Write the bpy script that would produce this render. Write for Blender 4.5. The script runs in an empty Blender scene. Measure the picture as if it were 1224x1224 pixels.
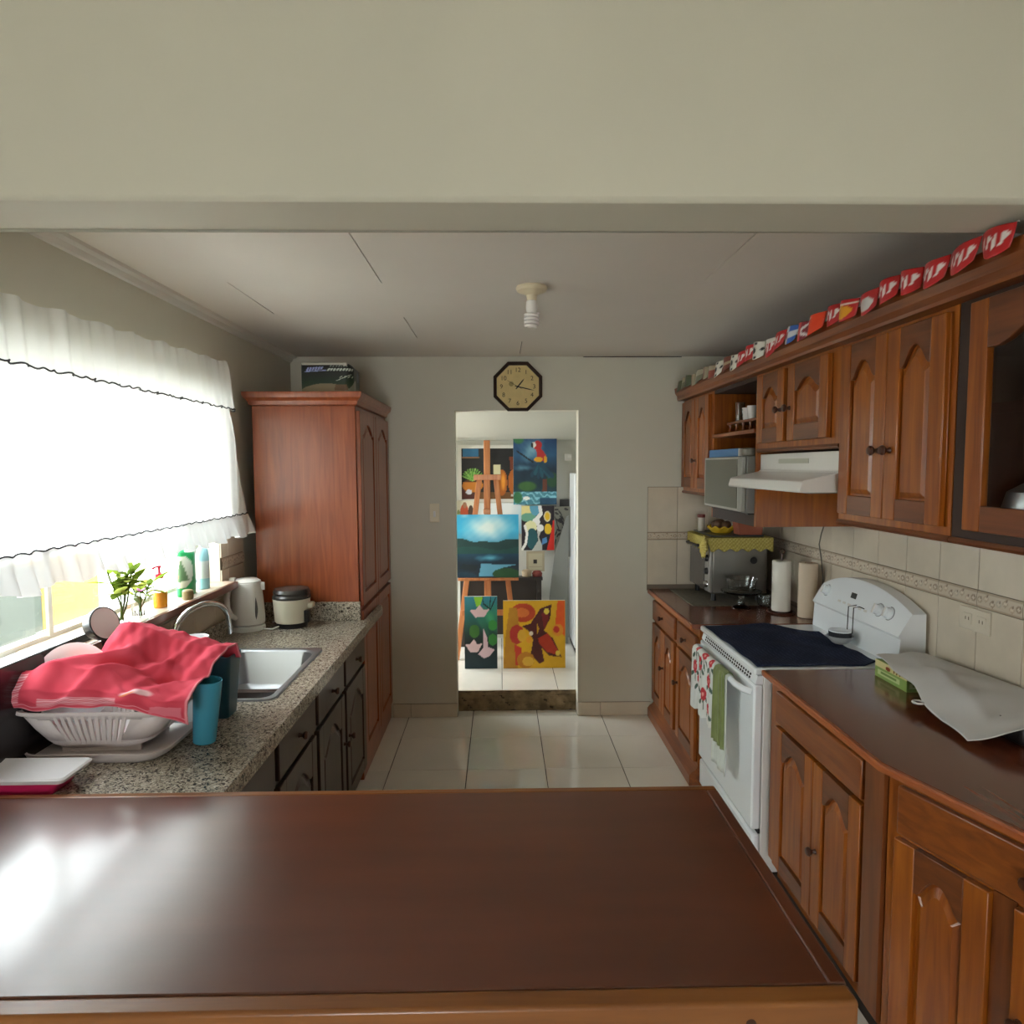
import bpy, bmesh, math, random
import numpy as np
from mathutils import Vector, Matrix
C = bpy.context.scene.collection
SC = bpy.context.scene
R = math.radians

# ------------------------------------------------------------------ camera, sky, exposure
F_PX, VX, VY, ROLL = 780.0, 598.0, 557.5, 0.0053
def make_camera():
    f = F_PX
    Y = Vector(((VX-612)/f, (VY-612)/f, 1.0)).normalized()
    u = Vector((-math.sin(ROLL), -math.cos(ROLL), 0.0))
    Z = (u - Y*u.dot(Y)).normalized()
    X = Y.cross(Z)
    # rows of world->camera (x right, y down, z forward); blender camera looks along -z with y up
    W = Matrix(((X.x, Y.x, Z.x), (X.y, Y.y, Z.y), (X.z, Y.z, Z.z)))
    flip = Matrix(((1, 0, 0), (0, -1, 0), (0, 0, -1)))
    rot = (flip @ W).transposed()
    cd = bpy.data.cameras.new('camera')
    cd.sensor_width = 36.0
    cd.sensor_fit = 'HORIZONTAL'
    cd.lens = f*36.0/1224.0
    cd.clip_start = 0.02
    co = bpy.data.objects.new('camera', cd)
    C.objects.link(co)
    co.matrix_world = Matrix.Translation((0, 0, 1.7)) @ rot.to_4x4()
    SC.camera = co
make_camera()

world = bpy.data.worlds.new('overcast_sky')
SC.world = world
world.use_nodes = True
wn = world.node_tree
wn.nodes.clear()
wo = wn.nodes.new('ShaderNodeOutputWorld')
wb = wn.nodes.new('ShaderNodeBackground')
wb.inputs[0].default_value = (0.93, 0.97, 1.0, 1)
wb.inputs[1].default_value = 11.0
wn.links.new(wb.outputs[0], wo.inputs[0])

vs = SC.view_settings
vs.view_transform = 'Standard'
vs.look = 'None'
vs.gamma = 1.0
vs.use_curve_mapping = False
vs.exposure = 0.62
SC.cycles.max_bounces = 10
SC.cycles.diffuse_bounces = 6
SC.cycles.glossy_bounces = 4
SC.cycles.transparent_max_bounces = 12
SC.cycles.use_denoising = True
SC.cycles.caustics_reflective = False
SC.cycles.caustics_refractive = False

def portal(name, loc, direction, sx, sy):
    ld = bpy.data.lights.new(name, 'AREA')
    ld.shape = 'RECTANGLE'
    ld.size, ld.size_y = sx, sy
    ld.cycles.is_portal = True
    o = bpy.data.objects.new(name, ld)
    C.objects.link(o)
    o.location = loc
    o.rotation_euler = Vector(direction).to_track_quat('-Z', 'Z').to_euler()
portal('window_portal', (-1.56, 2.2, 1.6), (1, 0, 0), 2.0, 1.0)
portal('living_door_portal', (-0.375, -3.74, 0.9), (0, 1, 0), 1.45, 1.75)
portal('studio_window_portal', (-1.74, 5.18, 1.28), (1, 0, 0), 1.3, 1.3)

# ------------------------------------------------------------------ materials
def lin(c):
    return tuple((v/12.92 if v <= 0.04045 else ((v+0.055)/1.055)**2.4) for v in (x/255.0 for x in c))
MATS = {}
def mat(name, rgb, rough=0.5, metal=0.0, spec=0.5, coat=0.0, vary=0.0, vscale=6.0, bump=0.0, bscale=60.0, trans=0.0, sheen=0.0):
    if name in MATS: return MATS[name]
    m = bpy.data.materials.new(name)
    m.use_nodes = True
    nt = m.node_tree
    b = nt.nodes['Principled BSDF']
    c = lin(rgb)
    b.inputs['Base Color'].default_value = (*c, 1)
    b.inputs['Roughness'].default_value = rough
    b.inputs['Metallic'].default_value = metal
    b.inputs['Specular IOR Level'].default_value = spec
    b.inputs['Coat Weight'].default_value = coat
    b.inputs['Coat Roughness'].default_value = 0.15
    b.inputs['Transmission Weight'].default_value = trans
    b.inputs['Sheen Weight'].default_value = sheen
    if vary or bump:
        tc = nt.nodes.new('ShaderNodeTexCoord')
    if vary:
        n = nt.nodes.new('ShaderNodeTexNoise')
        n.inputs['Scale'].default_value = vscale
        n.inputs['Detail'].default_value = 4
        nt.links.new(tc.outputs['Object'], n.inputs['Vector'])
        r = nt.nodes.new('ShaderNodeValToRGB')
        r.color_ramp.elements[0].position = 0.3
        r.color_ramp.elements[1].position = 0.7
        r.color_ramp.elements[0].color = (*[x*(1-vary) for x in c], 1)
        r.color_ramp.elements[1].color = (*[min(1, x*(1+vary)) for x in c], 1)
        nt.links.new(n.outputs['Fac'], r.inputs['Fac'])
        nt.links.new(r.outputs['Color'], b.inputs['Base Color'])
    if bump:
        n2 = nt.nodes.new('ShaderNodeTexNoise')
        n2.inputs['Scale'].default_value = bscale
        n2.inputs['Detail'].default_value = 3
        nt.links.new(tc.outputs['Object'], n2.inputs['Vector'])
        bp = nt.nodes.new('ShaderNodeBump')
        bp.inputs['Strength'].default_value = bump
        bp.inputs['Distance'].default_value = 0.004
        nt.links.new(n2.outputs['Fac'], bp.inputs['Height'])
        nt.links.new(bp.outputs['Normal'], b.inputs['Normal'])
    MATS[name] = m
    return m

def wood(name, dark, light, axis='z', rough=0.36, coat=0.2, stretch=14.0, scale=3.0, dist=0.6, crough=0.12):
    if name in MATS: return MATS[name]
    m = bpy.data.materials.new(name)
    m.use_nodes = True
    nt = m.node_tree
    b = nt.nodes['Principled BSDF']
    b.inputs['Roughness'].default_value = rough
    b.inputs['Coat Weight'].default_value = coat
    b.inputs['Coat Roughness'].default_value = crough
    tc = nt.nodes.new('ShaderNodeTexCoord')
    mp = nt.nodes.new('ShaderNodeMapping')
    s = {'x': (1, stretch, stretch), 'y': (stretch, 1, stretch), 'z': (stretch, stretch, 1)}[axis]
    mp.inputs['Scale'].default_value = s
    nt.links.new(tc.outputs['Object'], mp.inputs['Vector'])
    n = nt.nodes.new('ShaderNodeTexNoise')
    n.inputs['Scale'].default_value = scale
    n.inputs['Detail'].default_value = 6
    n.inputs['Distortion'].default_value = dist
    nt.links.new(mp.outputs['Vector'], n.inputs['Vector'])
    n3 = nt.nodes.new('ShaderNodeTexNoise')
    n3.inputs['Scale'].default_value = 2.2
    n3.inputs['Detail'].default_value = 2
    nt.links.new(tc.outputs['Object'], n3.inputs['Vector'])
    mx = nt.nodes.new('ShaderNodeMath')
    mx.operation = 'ADD'
    nt.links.new(n.outputs['Fac'], mx.inputs[0])
    mm = nt.nodes.new('ShaderNodeMath')
    mm.operation = 'MULTIPLY_ADD'
    mm.inputs[1].default_value = 0.5
    mm.inputs[2].default_value = -0.25
    nt.links.new(n3.outputs['Fac'], mm.inputs[0])
    nt.links.new(mm.outputs[0], mx.inputs[1])
    r = nt.nodes.new('ShaderNodeValToRGB')
    r.color_ramp.elements[0].position = 0.25
    r.color_ramp.elements[1].position = 0.75
    r.color_ramp.elements[0].color = (*lin(dark), 1)
    r.color_ramp.elements[1].color = (*lin(light), 1)
    nt.links.new(mx.outputs[0], r.inputs['Fac'])
    nt.links.new(r.outputs['Color'], b.inputs['Base Color'])
    bp = nt.nodes.new('ShaderNodeBump')
    bp.inputs['Strength'].default_value = 0.03
    bp.inputs['Distance'].default_value = 0.002
    nt.links.new(n.outputs['Fac'], bp.inputs['Height'])
    nt.links.new(bp.outputs['Normal'], b.inputs['Normal'])
    MATS[name] = m
    return m

def granite():
    m = bpy.data.materials.new('granite')
    m.use_nodes = True
    nt = m.node_tree
    b = nt.nodes['Principled BSDF']
    b.inputs['Roughness'].default_value = 0.22
    tc = nt.nodes.new('ShaderNodeTexCoord')
    n1 = nt.nodes.new('ShaderNodeTexNoise')
    n1.inputs['Scale'].default_value = 100
    n1.inputs['Detail'].default_value = 3
    n1.inputs['Distortion'].default_value = 1.6
    nt.links.new(tc.outputs['Object'], n1.inputs['Vector'])
    r = nt.nodes.new('ShaderNodeValToRGB')
    e = r.color_ramp.elements
    e[0].position, e[0].color = 0.34, (*lin((38, 34, 32)), 1)
    e[1].position, e[1].color = 0.68, (*lin((216, 210, 196)), 1)
    for p, c in ((0.43, (96, 88, 80)), (0.49, (182, 174, 158)), (0.58, (164, 154, 138))):
        k = e.new(p)
        k.color = (*lin(c), 1)
    nt.links.new(n1.outputs['Fac'], r.inputs['Fac'])
    v = nt.nodes.new('ShaderNodeTexVoronoi')
    v.inputs['Scale'].default_value = 80
    nt.links.new(tc.outputs['Object'], v.inputs['Vector'])
    r2 = nt.nodes.new('ShaderNodeValToRGB')
    r2.color_ramp.elements[0].position, r2.color_ramp.elements[0].color = 0.2, (0.45, 0.42, 0.4, 1)
    r2.color_ramp.elements[1].position, r2.color_ramp.elements[1].color = 0.5, (1, 1, 1, 1)
    nt.links.new(v.outputs['Distance'], r2.inputs['Fac'])
    mx = nt.nodes.new('ShaderNodeMix')
    mx.data_type = 'RGBA'
    mx.blend_type = 'MULTIPLY'
    mx.inputs[0].default_value = 0.6
    nt.links.new(r.outputs['Color'], mx.inputs[6])
    nt.links.new(r2.outputs['Color'], mx.inputs[7])
    nt.links.new(mx.outputs[2], b.inputs['Base Color'])
    MATS['granite'] = m
    return m

def vcol(name, rough=0.6, coat=0.0, sheen=0.0, spec=0.5):
    m = bpy.data.materials.new(name)
    m.use_nodes = True
    nt = m.node_tree
    b = nt.nodes['Principled BSDF']
    b.inputs['Roughness'].default_value = rough
    b.inputs['Coat Weight'].default_value = coat
    b.inputs['Sheen Weight'].default_value = sheen
    b.inputs['Specular IOR Level'].default_value = spec
    a = nt.nodes.new('ShaderNodeAttribute')
    a.attribute_name = 'Col'
    nt.links.new(a.outputs['Color'], b.inputs['Base Color'])
    return m

def glass_thin(name, tint=(1, 1, 1), rough=0.0, refl=1.0, milk=0.0):
    m = bpy.data.materials.new(name)
    m.use_nodes = True
    nt = m.node_tree
    nt.nodes.clear()
    out = nt.nodes.new('ShaderNodeOutputMaterial')
    tr = nt.nodes.new('ShaderNodeBsdfTransparent')
    tr.inputs[0].default_value = (*tint, 1)
    gl = nt.nodes.new('ShaderNodeBsdfGlossy')
    gl.inputs['Roughness'].default_value = rough
    lw = nt.nodes.new('ShaderNodeLayerWeight')
    pw = nt.nodes.new('ShaderNodeMath')
    pw.operation = 'POWER'
    pw.inputs[1].default_value = 4.0
    nt.links.new(lw.outputs['Facing'], pw.inputs[0])
    fr = nt.nodes.new('ShaderNodeMath')
    fr.operation = 'MULTIPLY_ADD'
    fr.inputs[1].default_value = 0.7*refl
    fr.inputs[2].default_value = 0.035*refl
    nt.links.new(pw.outputs[0], fr.inputs[0])
    mx = nt.nodes.new('ShaderNodeMixShader')
    nt.links.new(fr.outputs[0], mx.inputs[0])
    nt.links.new(tr.outputs[0], mx.inputs[1])
    nt.links.new(gl.outputs[0], mx.inputs[2])
    last = mx
    if milk:
        df = nt.nodes.new('ShaderNodeBsdfTranslucent')
        df.inputs[0].default_value = (0.8, 0.83, 0.82, 1)
        d2 = nt.nodes.new('ShaderNodeBsdfDiffuse')
        d2.inputs[0].default_value = (0.55, 0.58, 0.56, 1)
        m3 = nt.nodes.new('ShaderNodeMixShader')
        m3.inputs[0].default_value = 0.5
        nt.links.new(df.outputs[0], m3.inputs[1])
        nt.links.new(d2.outputs[0], m3.inputs[2])
        m2 = nt.nodes.new('ShaderNodeMixShader')
        m2.inputs[0].default_value = milk
        nt.links.new(mx.outputs[0], m2.inputs[1])
        nt.links.new(m3.outputs[0], m2.inputs[2])
        last = m2
    nt.links.new(last.outputs[0], out.inputs[0])
    return m

def sheer(name, see=0.3, color=(0.9, 0.9, 0.9), tl_=0.5):
    m = bpy.data.materials.new(name)
    m.use_nodes = True
    nt = m.node_tree
    nt.nodes.clear()
    out = nt.nodes.new('ShaderNodeOutputMaterial')
    tr = nt.nodes.new('ShaderNodeBsdfTransparent')
    tl = nt.nodes.new('ShaderNodeBsdfTranslucent')
    tl.inputs[0].default_value = (*color, 1)
    df = nt.nodes.new('ShaderNodeBsdfDiffuse')
    df.inputs[0].default_value = (*color, 1)
    m1 = nt.nodes.new('ShaderNodeMixShader')
    m1.inputs[0].default_value = 1-tl_
    nt.links.new(tl.outputs[0], m1.inputs[1])
    nt.links.new(df.outputs[0], m1.inputs[2])
    m2 = nt.nodes.new('ShaderNodeMixShader')
    m2.inputs[0].default_value = see
    nt.links.new(m1.outputs[0], m2.inputs[1])
    nt.links.new(tr.outputs[0], m2.inputs[2])
    nt.links.new(m2.outputs[0], out.inputs[0])
    return m

wall_m = mat('wall_paint', (207, 204, 189), 0.75, vary=0.03, vscale=2.0, bump=0.06, bscale=120)
ceil_m = mat('ceiling_paint', (226, 221, 213), 0.8, vary=0.02, vscale=2)
crack_m = mat('seam_dark', (60, 56, 50), 0.9)
white_trim_m = mat('white_trim', (214, 210, 202), 0.6)
floor_m = mat('floor_tile', (224, 221, 210), 0.06, vary=0.05, vscale=3.0)
grout_m = mat('grout', (62, 58, 52), 0.9)
wgrout_m = mat('wall_grout', (128, 116, 100), 0.9)
wtile_m = mat('wall_tile', (208, 196, 176), 0.22, vary=0.05, vscale=9.0)
wtile_b = mat('wall_tile_band', (216, 206, 188), 0.22)
concrete_m = mat('raw_concrete', (140, 122, 94), 0.95, vary=0.45, vscale=14, bump=0.8, bscale=40)
wood_v = wood('varnished_wood_upright', (122, 58, 10), (170, 96, 22), 'z')
wood_y = wood('varnished_wood_along', (104, 50, 18), (146, 80, 28), 'y')
wood_top = wood('worktop_wood', (100, 50, 32), (122, 66, 42), 'y', rough=0.22, coat=0.5)
wood_edge = wood('worktop_edge_wood', (140, 70, 34), (176, 98, 48), 'y')
wood_island = wood('island_wood', (84, 42, 25), (104, 54, 33), 'x', rough=0.30, coat=0.45, stretch=7, scale=1.6, dist=0.08, crough=0.15)
wood_isl_edge = wood('island_edge_wood', (116, 66, 26), (144, 90, 40), 'x')
wood_red = wood('cupboard_wood', (122, 56, 30), (164, 86, 48), 'z', rough=0.28)
wood_shaded = wood('sink_cabinet_wood_shaded', (48, 32, 27), (66, 46, 38), 'z')  # same wood as the other cabinets, with its shade put into the colour
wood_rail = wood('varnished_wood_rail', (84, 42, 18), (122, 66, 28), 'y')
wood_post = wood('varnished_wood_post', (92, 46, 18), (128, 70, 28), 'z')
wood_recess = mat('wood_recess', (64, 30, 16), 0.5)
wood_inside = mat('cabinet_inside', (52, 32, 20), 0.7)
wood_easel = wood('easel_wood', (168, 98, 52), (204, 136, 84), 'z', coat=0.1, rough=0.5)
knob_m = mat('knob_wood', (70, 36, 20), 0.35)
granite_m = granite()
steel_m = mat('stainless_steel', (166, 168, 171), 0.38, metal=1.0)
chrome_m = mat('chrome', (214, 216, 218), 0.12, metal=1.0)
enamel_m = mat('white_enamel', (238, 243, 246), 0.18, coat=0.3)
enamel2_m = mat('grey_white_enamel', (222, 220, 214), 0.25)
plastic_w = mat('white_plastic', (228, 226, 222), 0.35)
plastic_c = mat('cream_plastic', (220, 208, 178), 0.4)
black_m = mat('black_plastic', (26, 25, 26), 0.3)
dark_m = mat('dark_gap', (22, 20, 18), 0.7)
glass_m = glass_thin('clear_glass', (0.97, 0.98, 0.97), 0.02)
pane_m = glass_thin('window_glass', (0.93, 0.95, 0.94), 0.0)
milk_m = glass_thin('frosted_glass', (0.9, 0.93, 0.92), 0.1, milk=0.75)
paint_m = vcol('painted_canvas', 0.55)
cloth_v = vcol('printed_cloth', 0.95, spec=0.15)
print_v = vcol('printed_plastic', 0.35)
tglass_m = mat('table_glass', (236, 240, 238), 0.02, trans=1.0)
sheer_m = sheer('sheer_curtain', 0.42, (0.88, 0.88, 0.87))
sheer2_m = sheer('gathered_sheer_curtain', 0.16, (0.86, 0.86, 0.85))

sheer3_m = sheer('ruffle_cloth', 0.04, (0.80, 0.80, 0.80), 0.16)
# ------------------------------------------------------------------ mesh helpers
ORG = {}
class M:
    def __init__(s, T=None):
        s.v, s.f, s.col, s.T = [], [], [], T
    def add(s, verts, faces):
        o = len(s.v)
        T = s.T
        s.v += [tuple(T @ Vector(p)) if T is not None else tuple(p) for p in verts]
        s.f += [tuple(i+o for i in q) for q in faces]
        return s
    def box(s, x0, x1, y0, y1, z0, z1):
        x0, x1 = min(x0, x1), max(x0, x1)
        y0, y1 = min(y0, y1), max(y0, y1)
        z0, z1 = min(z0, z1), max(z0, z1)
        return s.add([(x0,y0,z0),(x1,y0,z0),(x1,y1,z0),(x0,y1,z0),(x0,y0,z1),(x1,y0,z1),(x1,y1,z1),(x0,y1,z1)],
                     [(0,3,2,1),(4,5,6,7),(0,1,5,4),(1,2,6,5),(2,3,7,6),(3,0,4,7)])
    def prism(s, pts, a0, a1, axis='y', pts2=None):
        # polygon in the plane perpendicular to axis, extruded from a0 to a1; y: (x,z), x: (y,z), z: (x,y)
        n = len(pts)
        mk = {'y': lambda p, a: (p[0], a, p[1]), 'x': lambda p, a: (a, p[0], p[1]), 'z': lambda p, a: (p[0], p[1], a)}[axis]
        q = pts2 or pts
        vs_ = [mk(p, a0) for p in pts] + [mk(p, a1) for p in q]
        fs = [tuple(range(n)), tuple(range(2*n-1, n-1, -1))] + [(i, i+n, (i+1) % n + n, (i+1) % n) for i in range(n)]
        return s.add(vs_, fs)
    def tube(s, path, r, n=8, closed=False, cap=True):
        P = [Vector(p) for p in path]
        k = len(P)
        rr = r if isinstance(r, (list, tuple)) else [r]*k
        vs_, fs = [], []
        prev = None
        for i, p in enumerate(P):
            if closed: t = P[(i+1) % k]-P[i-1]
            else: t = P[min(i+1, k-1)]-P[max(i-1, 0)]
            t = t.normalized() if t.length > 1e-9 else Vector((0, 0, 1))
            if prev is None:
                a = Vector((0, 0, 1)) if abs(t.z) < 0.9 else Vector((1, 0, 0))
                prev = t.cross(a).normalized()
            prev = (prev - t*prev.dot(t)).normalized()
            b = t.cross(prev)
            for j in range(n):
                w = 2*math.pi*j/n
                vs_.append(p + (prev*math.cos(w) + b*math.sin(w))*rr[i])
        for i in range(k if closed else k-1):
            for j in range(n):
                a0, a1 = i*n+j, i*n+(j+1) % n
                b0, b1 = ((i+1) % k)*n+j, ((i+1) % k)*n+(j+1) % n
                fs.append((a0, a1, b1, b0))
        if cap and not closed:
            fs.append(tuple(range(n-1, -1, -1)))
            fs.append(tuple((k-1)*n+j for j in range(n)))
        return s.add(vs_, fs)
    def lathe(s, prof, c=(0, 0, 0), n=24, squash=1.0):
        vs_, fs = [], []
        k = len(prof)
        for (r, z) in prof:
            for j in range(n):
                w = 2*math.pi*j/n
                vs_.append((c[0]+r*math.cos(w), c[1]+r*squash*math.sin(w), c[2]+z))
        for i in range(k-1):
            for j in range(n):
                fs.append((i*n+j, i*n+(j+1) % n, (i+1)*n+(j+1) % n, (i+1)*n+j))
        if prof[0][0] > 1e-5: fs.append(tuple(range(n-1, -1, -1)))
        if prof[-1][0] > 1e-5: fs.append(tuple((k-1)*n+j for j in range(n)))
        return s.add(vs_, fs)
    def grid(s, nu, nv, fn, color=None):
        vs_ = [fn(i/nu, j/nv) for j in range(nv+1) for i in range(nu+1)]
        fs = [(j*(nu+1)+i, j*(nu+1)+i+1, (j+1)*(nu+1)+i+1, (j+1)*(nu+1)+i) for j in range(nv) for i in range(nu)]
        s.add(vs_, fs)
        if color is not None:
            U, V = np.meshgrid(np.linspace(0, 1, nu+1), np.linspace(0, 1, nv+1))
            s.col = color(U, V).reshape(-1, 3)
        return s
    def build(s, name, m, parent=None, bevel=0.0, smooth=35, thick=0.0, kind=None, org=None, subsurf=0):
        o0 = Vector(org) if org is not None else (Vector(ORG[parent.name]) if parent is not None else Vector((0, 0, 0)))
        me = bpy.data.meshes.new(name)
        me.from_pydata([tuple(Vector(p)-o0) for p in s.v], [], s.f)
        bm = bmesh.new()
        bm.from_mesh(me)
        if not len(s.col):
            bmesh.ops.remove_doubles(bm, verts=bm.verts, dist=1e-6)
            bmesh.ops.recalc_face_normals(bm, faces=bm.faces)
        bm.to_mesh(me)
        bm.free()
        if len(s.col):
            a = me.color_attributes.new('Col', 'FLOAT_COLOR', 'POINT')
            c = np.clip(np.asarray(s.col, float), 0, 1)
            c = np.where(c <= 0.04045, c/12.92, ((c+0.055)/1.055)**2.4)
            a.data.foreach_set('color', np.concatenate([c, np.ones((len(c), 1))], 1).astype(np.float32).ravel())
        for mm in (m if isinstance(m, (list, tuple)) else [m]): me.materials.append(mm)
        if smooth:
            me.shade_smooth()
            me.set_sharp_from_angle(angle=R(smooth))
        o = bpy.data.objects.new(name, me)
        C.objects.link(o)
        ORG[o.name] = tuple(o0)
        if parent is not None: o.parent = parent
        else: o.location = o0
        if thick:
            md = o.modifiers.new('thick', 'SOLIDIFY')
            md.thickness = thick
            md.offset = 0
        if subsurf:
            md = o.modifiers.new('sub', 'SUBSURF')
            md.levels = md.render_levels = subsurf
        if bevel:
            md = o.modifiers.new('bevel', 'BEVEL')
            md.width = bevel
            md.segments = 2
            md.limit_method = 'ANGLE'
            md.angle_limit = R(40)
        if kind: o['kind'] = kind
        return o

def thing(name, label, cat, loc=(0, 0, 0), group=None, rot=None, local=False):
    o = bpy.data.objects.new(name, None)
    o.empty_display_size = 0.05
    C.objects.link(o)
    o.location = loc
    ORG[o.name] = (0, 0, 0) if (rot or local) else tuple(loc)
    if rot: o.rotation_euler = rot
    o['label'], o['category'] = label, cat
    if group: o['group'] = group
    return o
def tag(o, label, cat, group=None):
    o['label'], o['category'] = label, cat
    if group: o['group'] = group
    return o
def plabel(o, label):
    o['label'] = label
    return o
def struct(name, m, mt, **k):
    o = m.build(name, mt, **k)
    o['kind'] = 'structure'
    return o
def copy_part(o, parent, loc):
    c = o.copy()
    C.objects.link(c)
    c.parent = parent
    c.location = loc
    ORG[c.name] = (0, 0, 0)
    return c
def frame(origin, U, N):
    U, N = Vector(U).normalized(), Vector(N).normalized()
    return Matrix(((U.x, N.x, 0, origin[0]), (U.y, N.y, 0, origin[1]), (U.z, N.z, 1, origin[2]), (0, 0, 0, 1)))
RX = Matrix.Rotation(-math.pi/2, 4, 'X')     # local z -> y (outwards in a door frame)

def sstep(a, b, x):
    t = np.clip((x-a)/(b-a), 0, 1)
    return t*t*(3-2*t)

# ------------------------------------------------------------------ the setting
ZC = 2.42          # kitchen ceiling
YB = 4.35          # kitchen back wall
XL, XR = -1.37, 1.76
WY0, WY1, WZ0, WZ1 = 1.62, 3.18, 1.14, 2.04   # kitchen window opening

fl = struct('floor', M().box(XL-0.1, XR+0.1, 0.95, 4.455, -0.12, -0.006), grout_m)
cols = [-1.067, -0.630, -0.195, 0.245, 0.682, 1.117]
rows = [4.35, 4.0, 3.565, 3.13, 2.695, 2.26, 1.825, 1.39, 0.955]
tile_src = {}
def tile_piece(name, dims, mt, parent, at, bev=0.0015):
    key = (name, tuple(round(d, 4) for d in dims), mt.name)
    if key not in tile_src:
        m = M()
        m.box(0, dims[0], 0, dims[1], 0, dims[2])
        o = m.build(name, mt, parent, bevel=bev, org=(0, 0, 0))
        o.location = at
        tile_src[key] = o
        return o
    return copy_part(tile_src[key], parent, at)
for i in range(5):
    for j in range(len(rows)-1):
        tile_piece('floor_tile', (cols[i+1]-cols[i]-0.004, rows[j]-rows[j+1]-0.0022, 0.0065), floor_m, fl, (cols[i]+0.002, rows[j+1]+0.0011, -0.0065))
for x0, x1 in ((-0.298, -0.197), (-0.193, 0.243), (0.247, 0.518)):
    tile_piece('floor_tile', (x1-x0, 0.098, 0.0065), floor_m, fl, (x0, 4.3515, -0.0065))
# living-room floor, plain screed continuing behind the camera
lf = M().box(-3.05, XR+0.1, -3.65, 0.95, -0.12, 0.0)
lf.box(-3.05, XL-0.1, 0.95, 1.5, -0.12, 0.0)
struct('floor', lf, floor_m)

# left wall with the window opening
wl = M()
wl.box(XL-0.16, XL, 1.4, WY0, 0, 2.6)
wl.box(XL-0.16, XL, WY1, 4.47, 0, 2.6)
wl.box(XL-0.16, XL, WY0, WY1, 0, WZ0)
wl.box(XL-0.16, XL, WY0, WY1, WZ1, 2.6)
wall_left = struct('wall_left', wl, wall_m)
wr = M().box(XR, XR+0.15, -3.6, 4.47, 0, 2.95)
wall_right = struct('wall_right', wr, wall_m)
wbk = M()
wbk.box(XL, -0.30, YB, 4.47, 0, 2.6)
wbk.box(0.52, XR, YB, 4.47, 0, 2.6)
wbk.box(-0.30, 0.52, YB, 4.47, 2.07, 2.6)
wall_back = struct('wall_back', wbk, wall_m)
wf = M()
wf.box(-3.0, XR, 1.40, 1.59, 2.25, 2.95)
wf.box(-3.0, XL, 1.40, 1.59, 0, 2.25)
struct('wall_front', wf, wall_m, bevel=0.012)
# ceiling: boards with filled joints, the filler fallen out here and there
ce = struct('ceiling', M().box(XL-0.16, XR+0.1, 1.55, 4.47, ZC+0.012, ZC+0.08), crack_m)
seams = [-1.06, -0.462, 0.13, 0.80, 1.40]
edges = [XL-0.02] + seams + [XR+0.02]
for i in range(len(edges)-1):
    M().box(edges[i]+0.0025, edges[i+1]-0.0025, 1.57, 4.36, ZC, ZC+0.012).build('ceiling_panel', ceil_m, ce)
open_runs = {-1.06: [(2.62, 3.14)], -0.462: [(1.95, 2.63), (3.22, 3.72)], 0.13: [(3.83, 4.30)], 0.80: [(2.05, 2.58)], 1.40: []}
for sx in seams:
    y = 1.57
    for a, b in open_runs[sx] + [(4.36, 4.36)]:
        if a - y > 0.02:
            M().box(sx-0.0026, sx+0.0026, y, a, ZC-0.0002, ZC+0.012).build('joint_filler', ceil_m, ce)
        y = b
tm = M()
tm.prism([(XL, ZC), (XL+0.045, ZC), (XL+0.041, ZC-0.011), (XL+0.020, ZC-0.016), (XL+0.012, ZC-0.034), (XL, ZC-0.038)], 1.59, YB, 'y')
struct('trim_1', tm, white_trim_m)
M2 = M().box(0.55, 1.2, YB-0.008, YB, ZC-0.005, ZC-0.001)
struct('ceiling_gap_strip', M2, crack_m)  # no moulding: dark strip in place of the shaded gap along the ceiling
# baseboards of tile along the back wall
for nm, x0, x1, cuts in (('baseboard_left', -0.735, -0.30, [-0.735, -0.615, -0.30]), ('baseboard_right', 0.52, 1.02, [0.52, 0.675, 1.02])):
    b = struct(nm, M().box(x0, x1, YB-0.006, YB, 0, 0.092), wgrout_m)
    for a, c in zip(cuts[:-1], cuts[1:]):
        M().box(a+0.001, c-0.001, YB-0.014, YB-0.002, 0.001, 0.092).build('skirting_tile', wtile_m, b, bevel=0.002)
# doorway reveals get a thin plaster edge, and the rough step up to the back room
st = M()
def step_face(u, v):
    x = -0.30+0.82*u
    n = 0.006*math.sin(37*u+5*v)+0.004*math.sin(91*u+13*v)+0.004*math.sin(11*u-31*v)
    return (x, 4.452-n-0.012*(v > 0.85), 0.0+0.138*v)
st.grid(60, 8, step_face)
st.box(-0.30, 0.52, 4.46, 4.50, 0.0, 0.138)
struct('trim_3', st, concrete_m)

# ---- wall tiles
band_cache = {}
def band_color(U, V):
    img = np.zeros(U.shape+(3,))
    img[:] = (0.80, 0.75, 0.67)
    edge = (V < 0.14) | (V > 0.86)
    img[edge] = (0.70, 0.63, 0.54)
    rnd = random.Random(4)
    for k in range(7):
        cx, cy, r = (k+0.5)/7.0, 0.5+0.14*math.sin(k*2.1), 0.05
        col = [(0.70, 0.63, 0.54), (0.74, 0.66, 0.57), (0.62, 0.54, 0.46), (0.74, 0.70, 0.63)][k % 4]
        d = ((U-cx)/0.055)**2+((V-cy)/0.22)**2
        img[d < 1] = col
        d2 = ((U-cx-0.02)/0.02)**2+((V-cy-0.12)/0.1)**2
        img[d2 < 1] = (0.48, 0.40, 0.34)
        img[(((U-cx)/0.03)**2+((V-cy)/0.1)**2) < 1] = (0.85, 0.80, 0.72)
    return img
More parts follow.
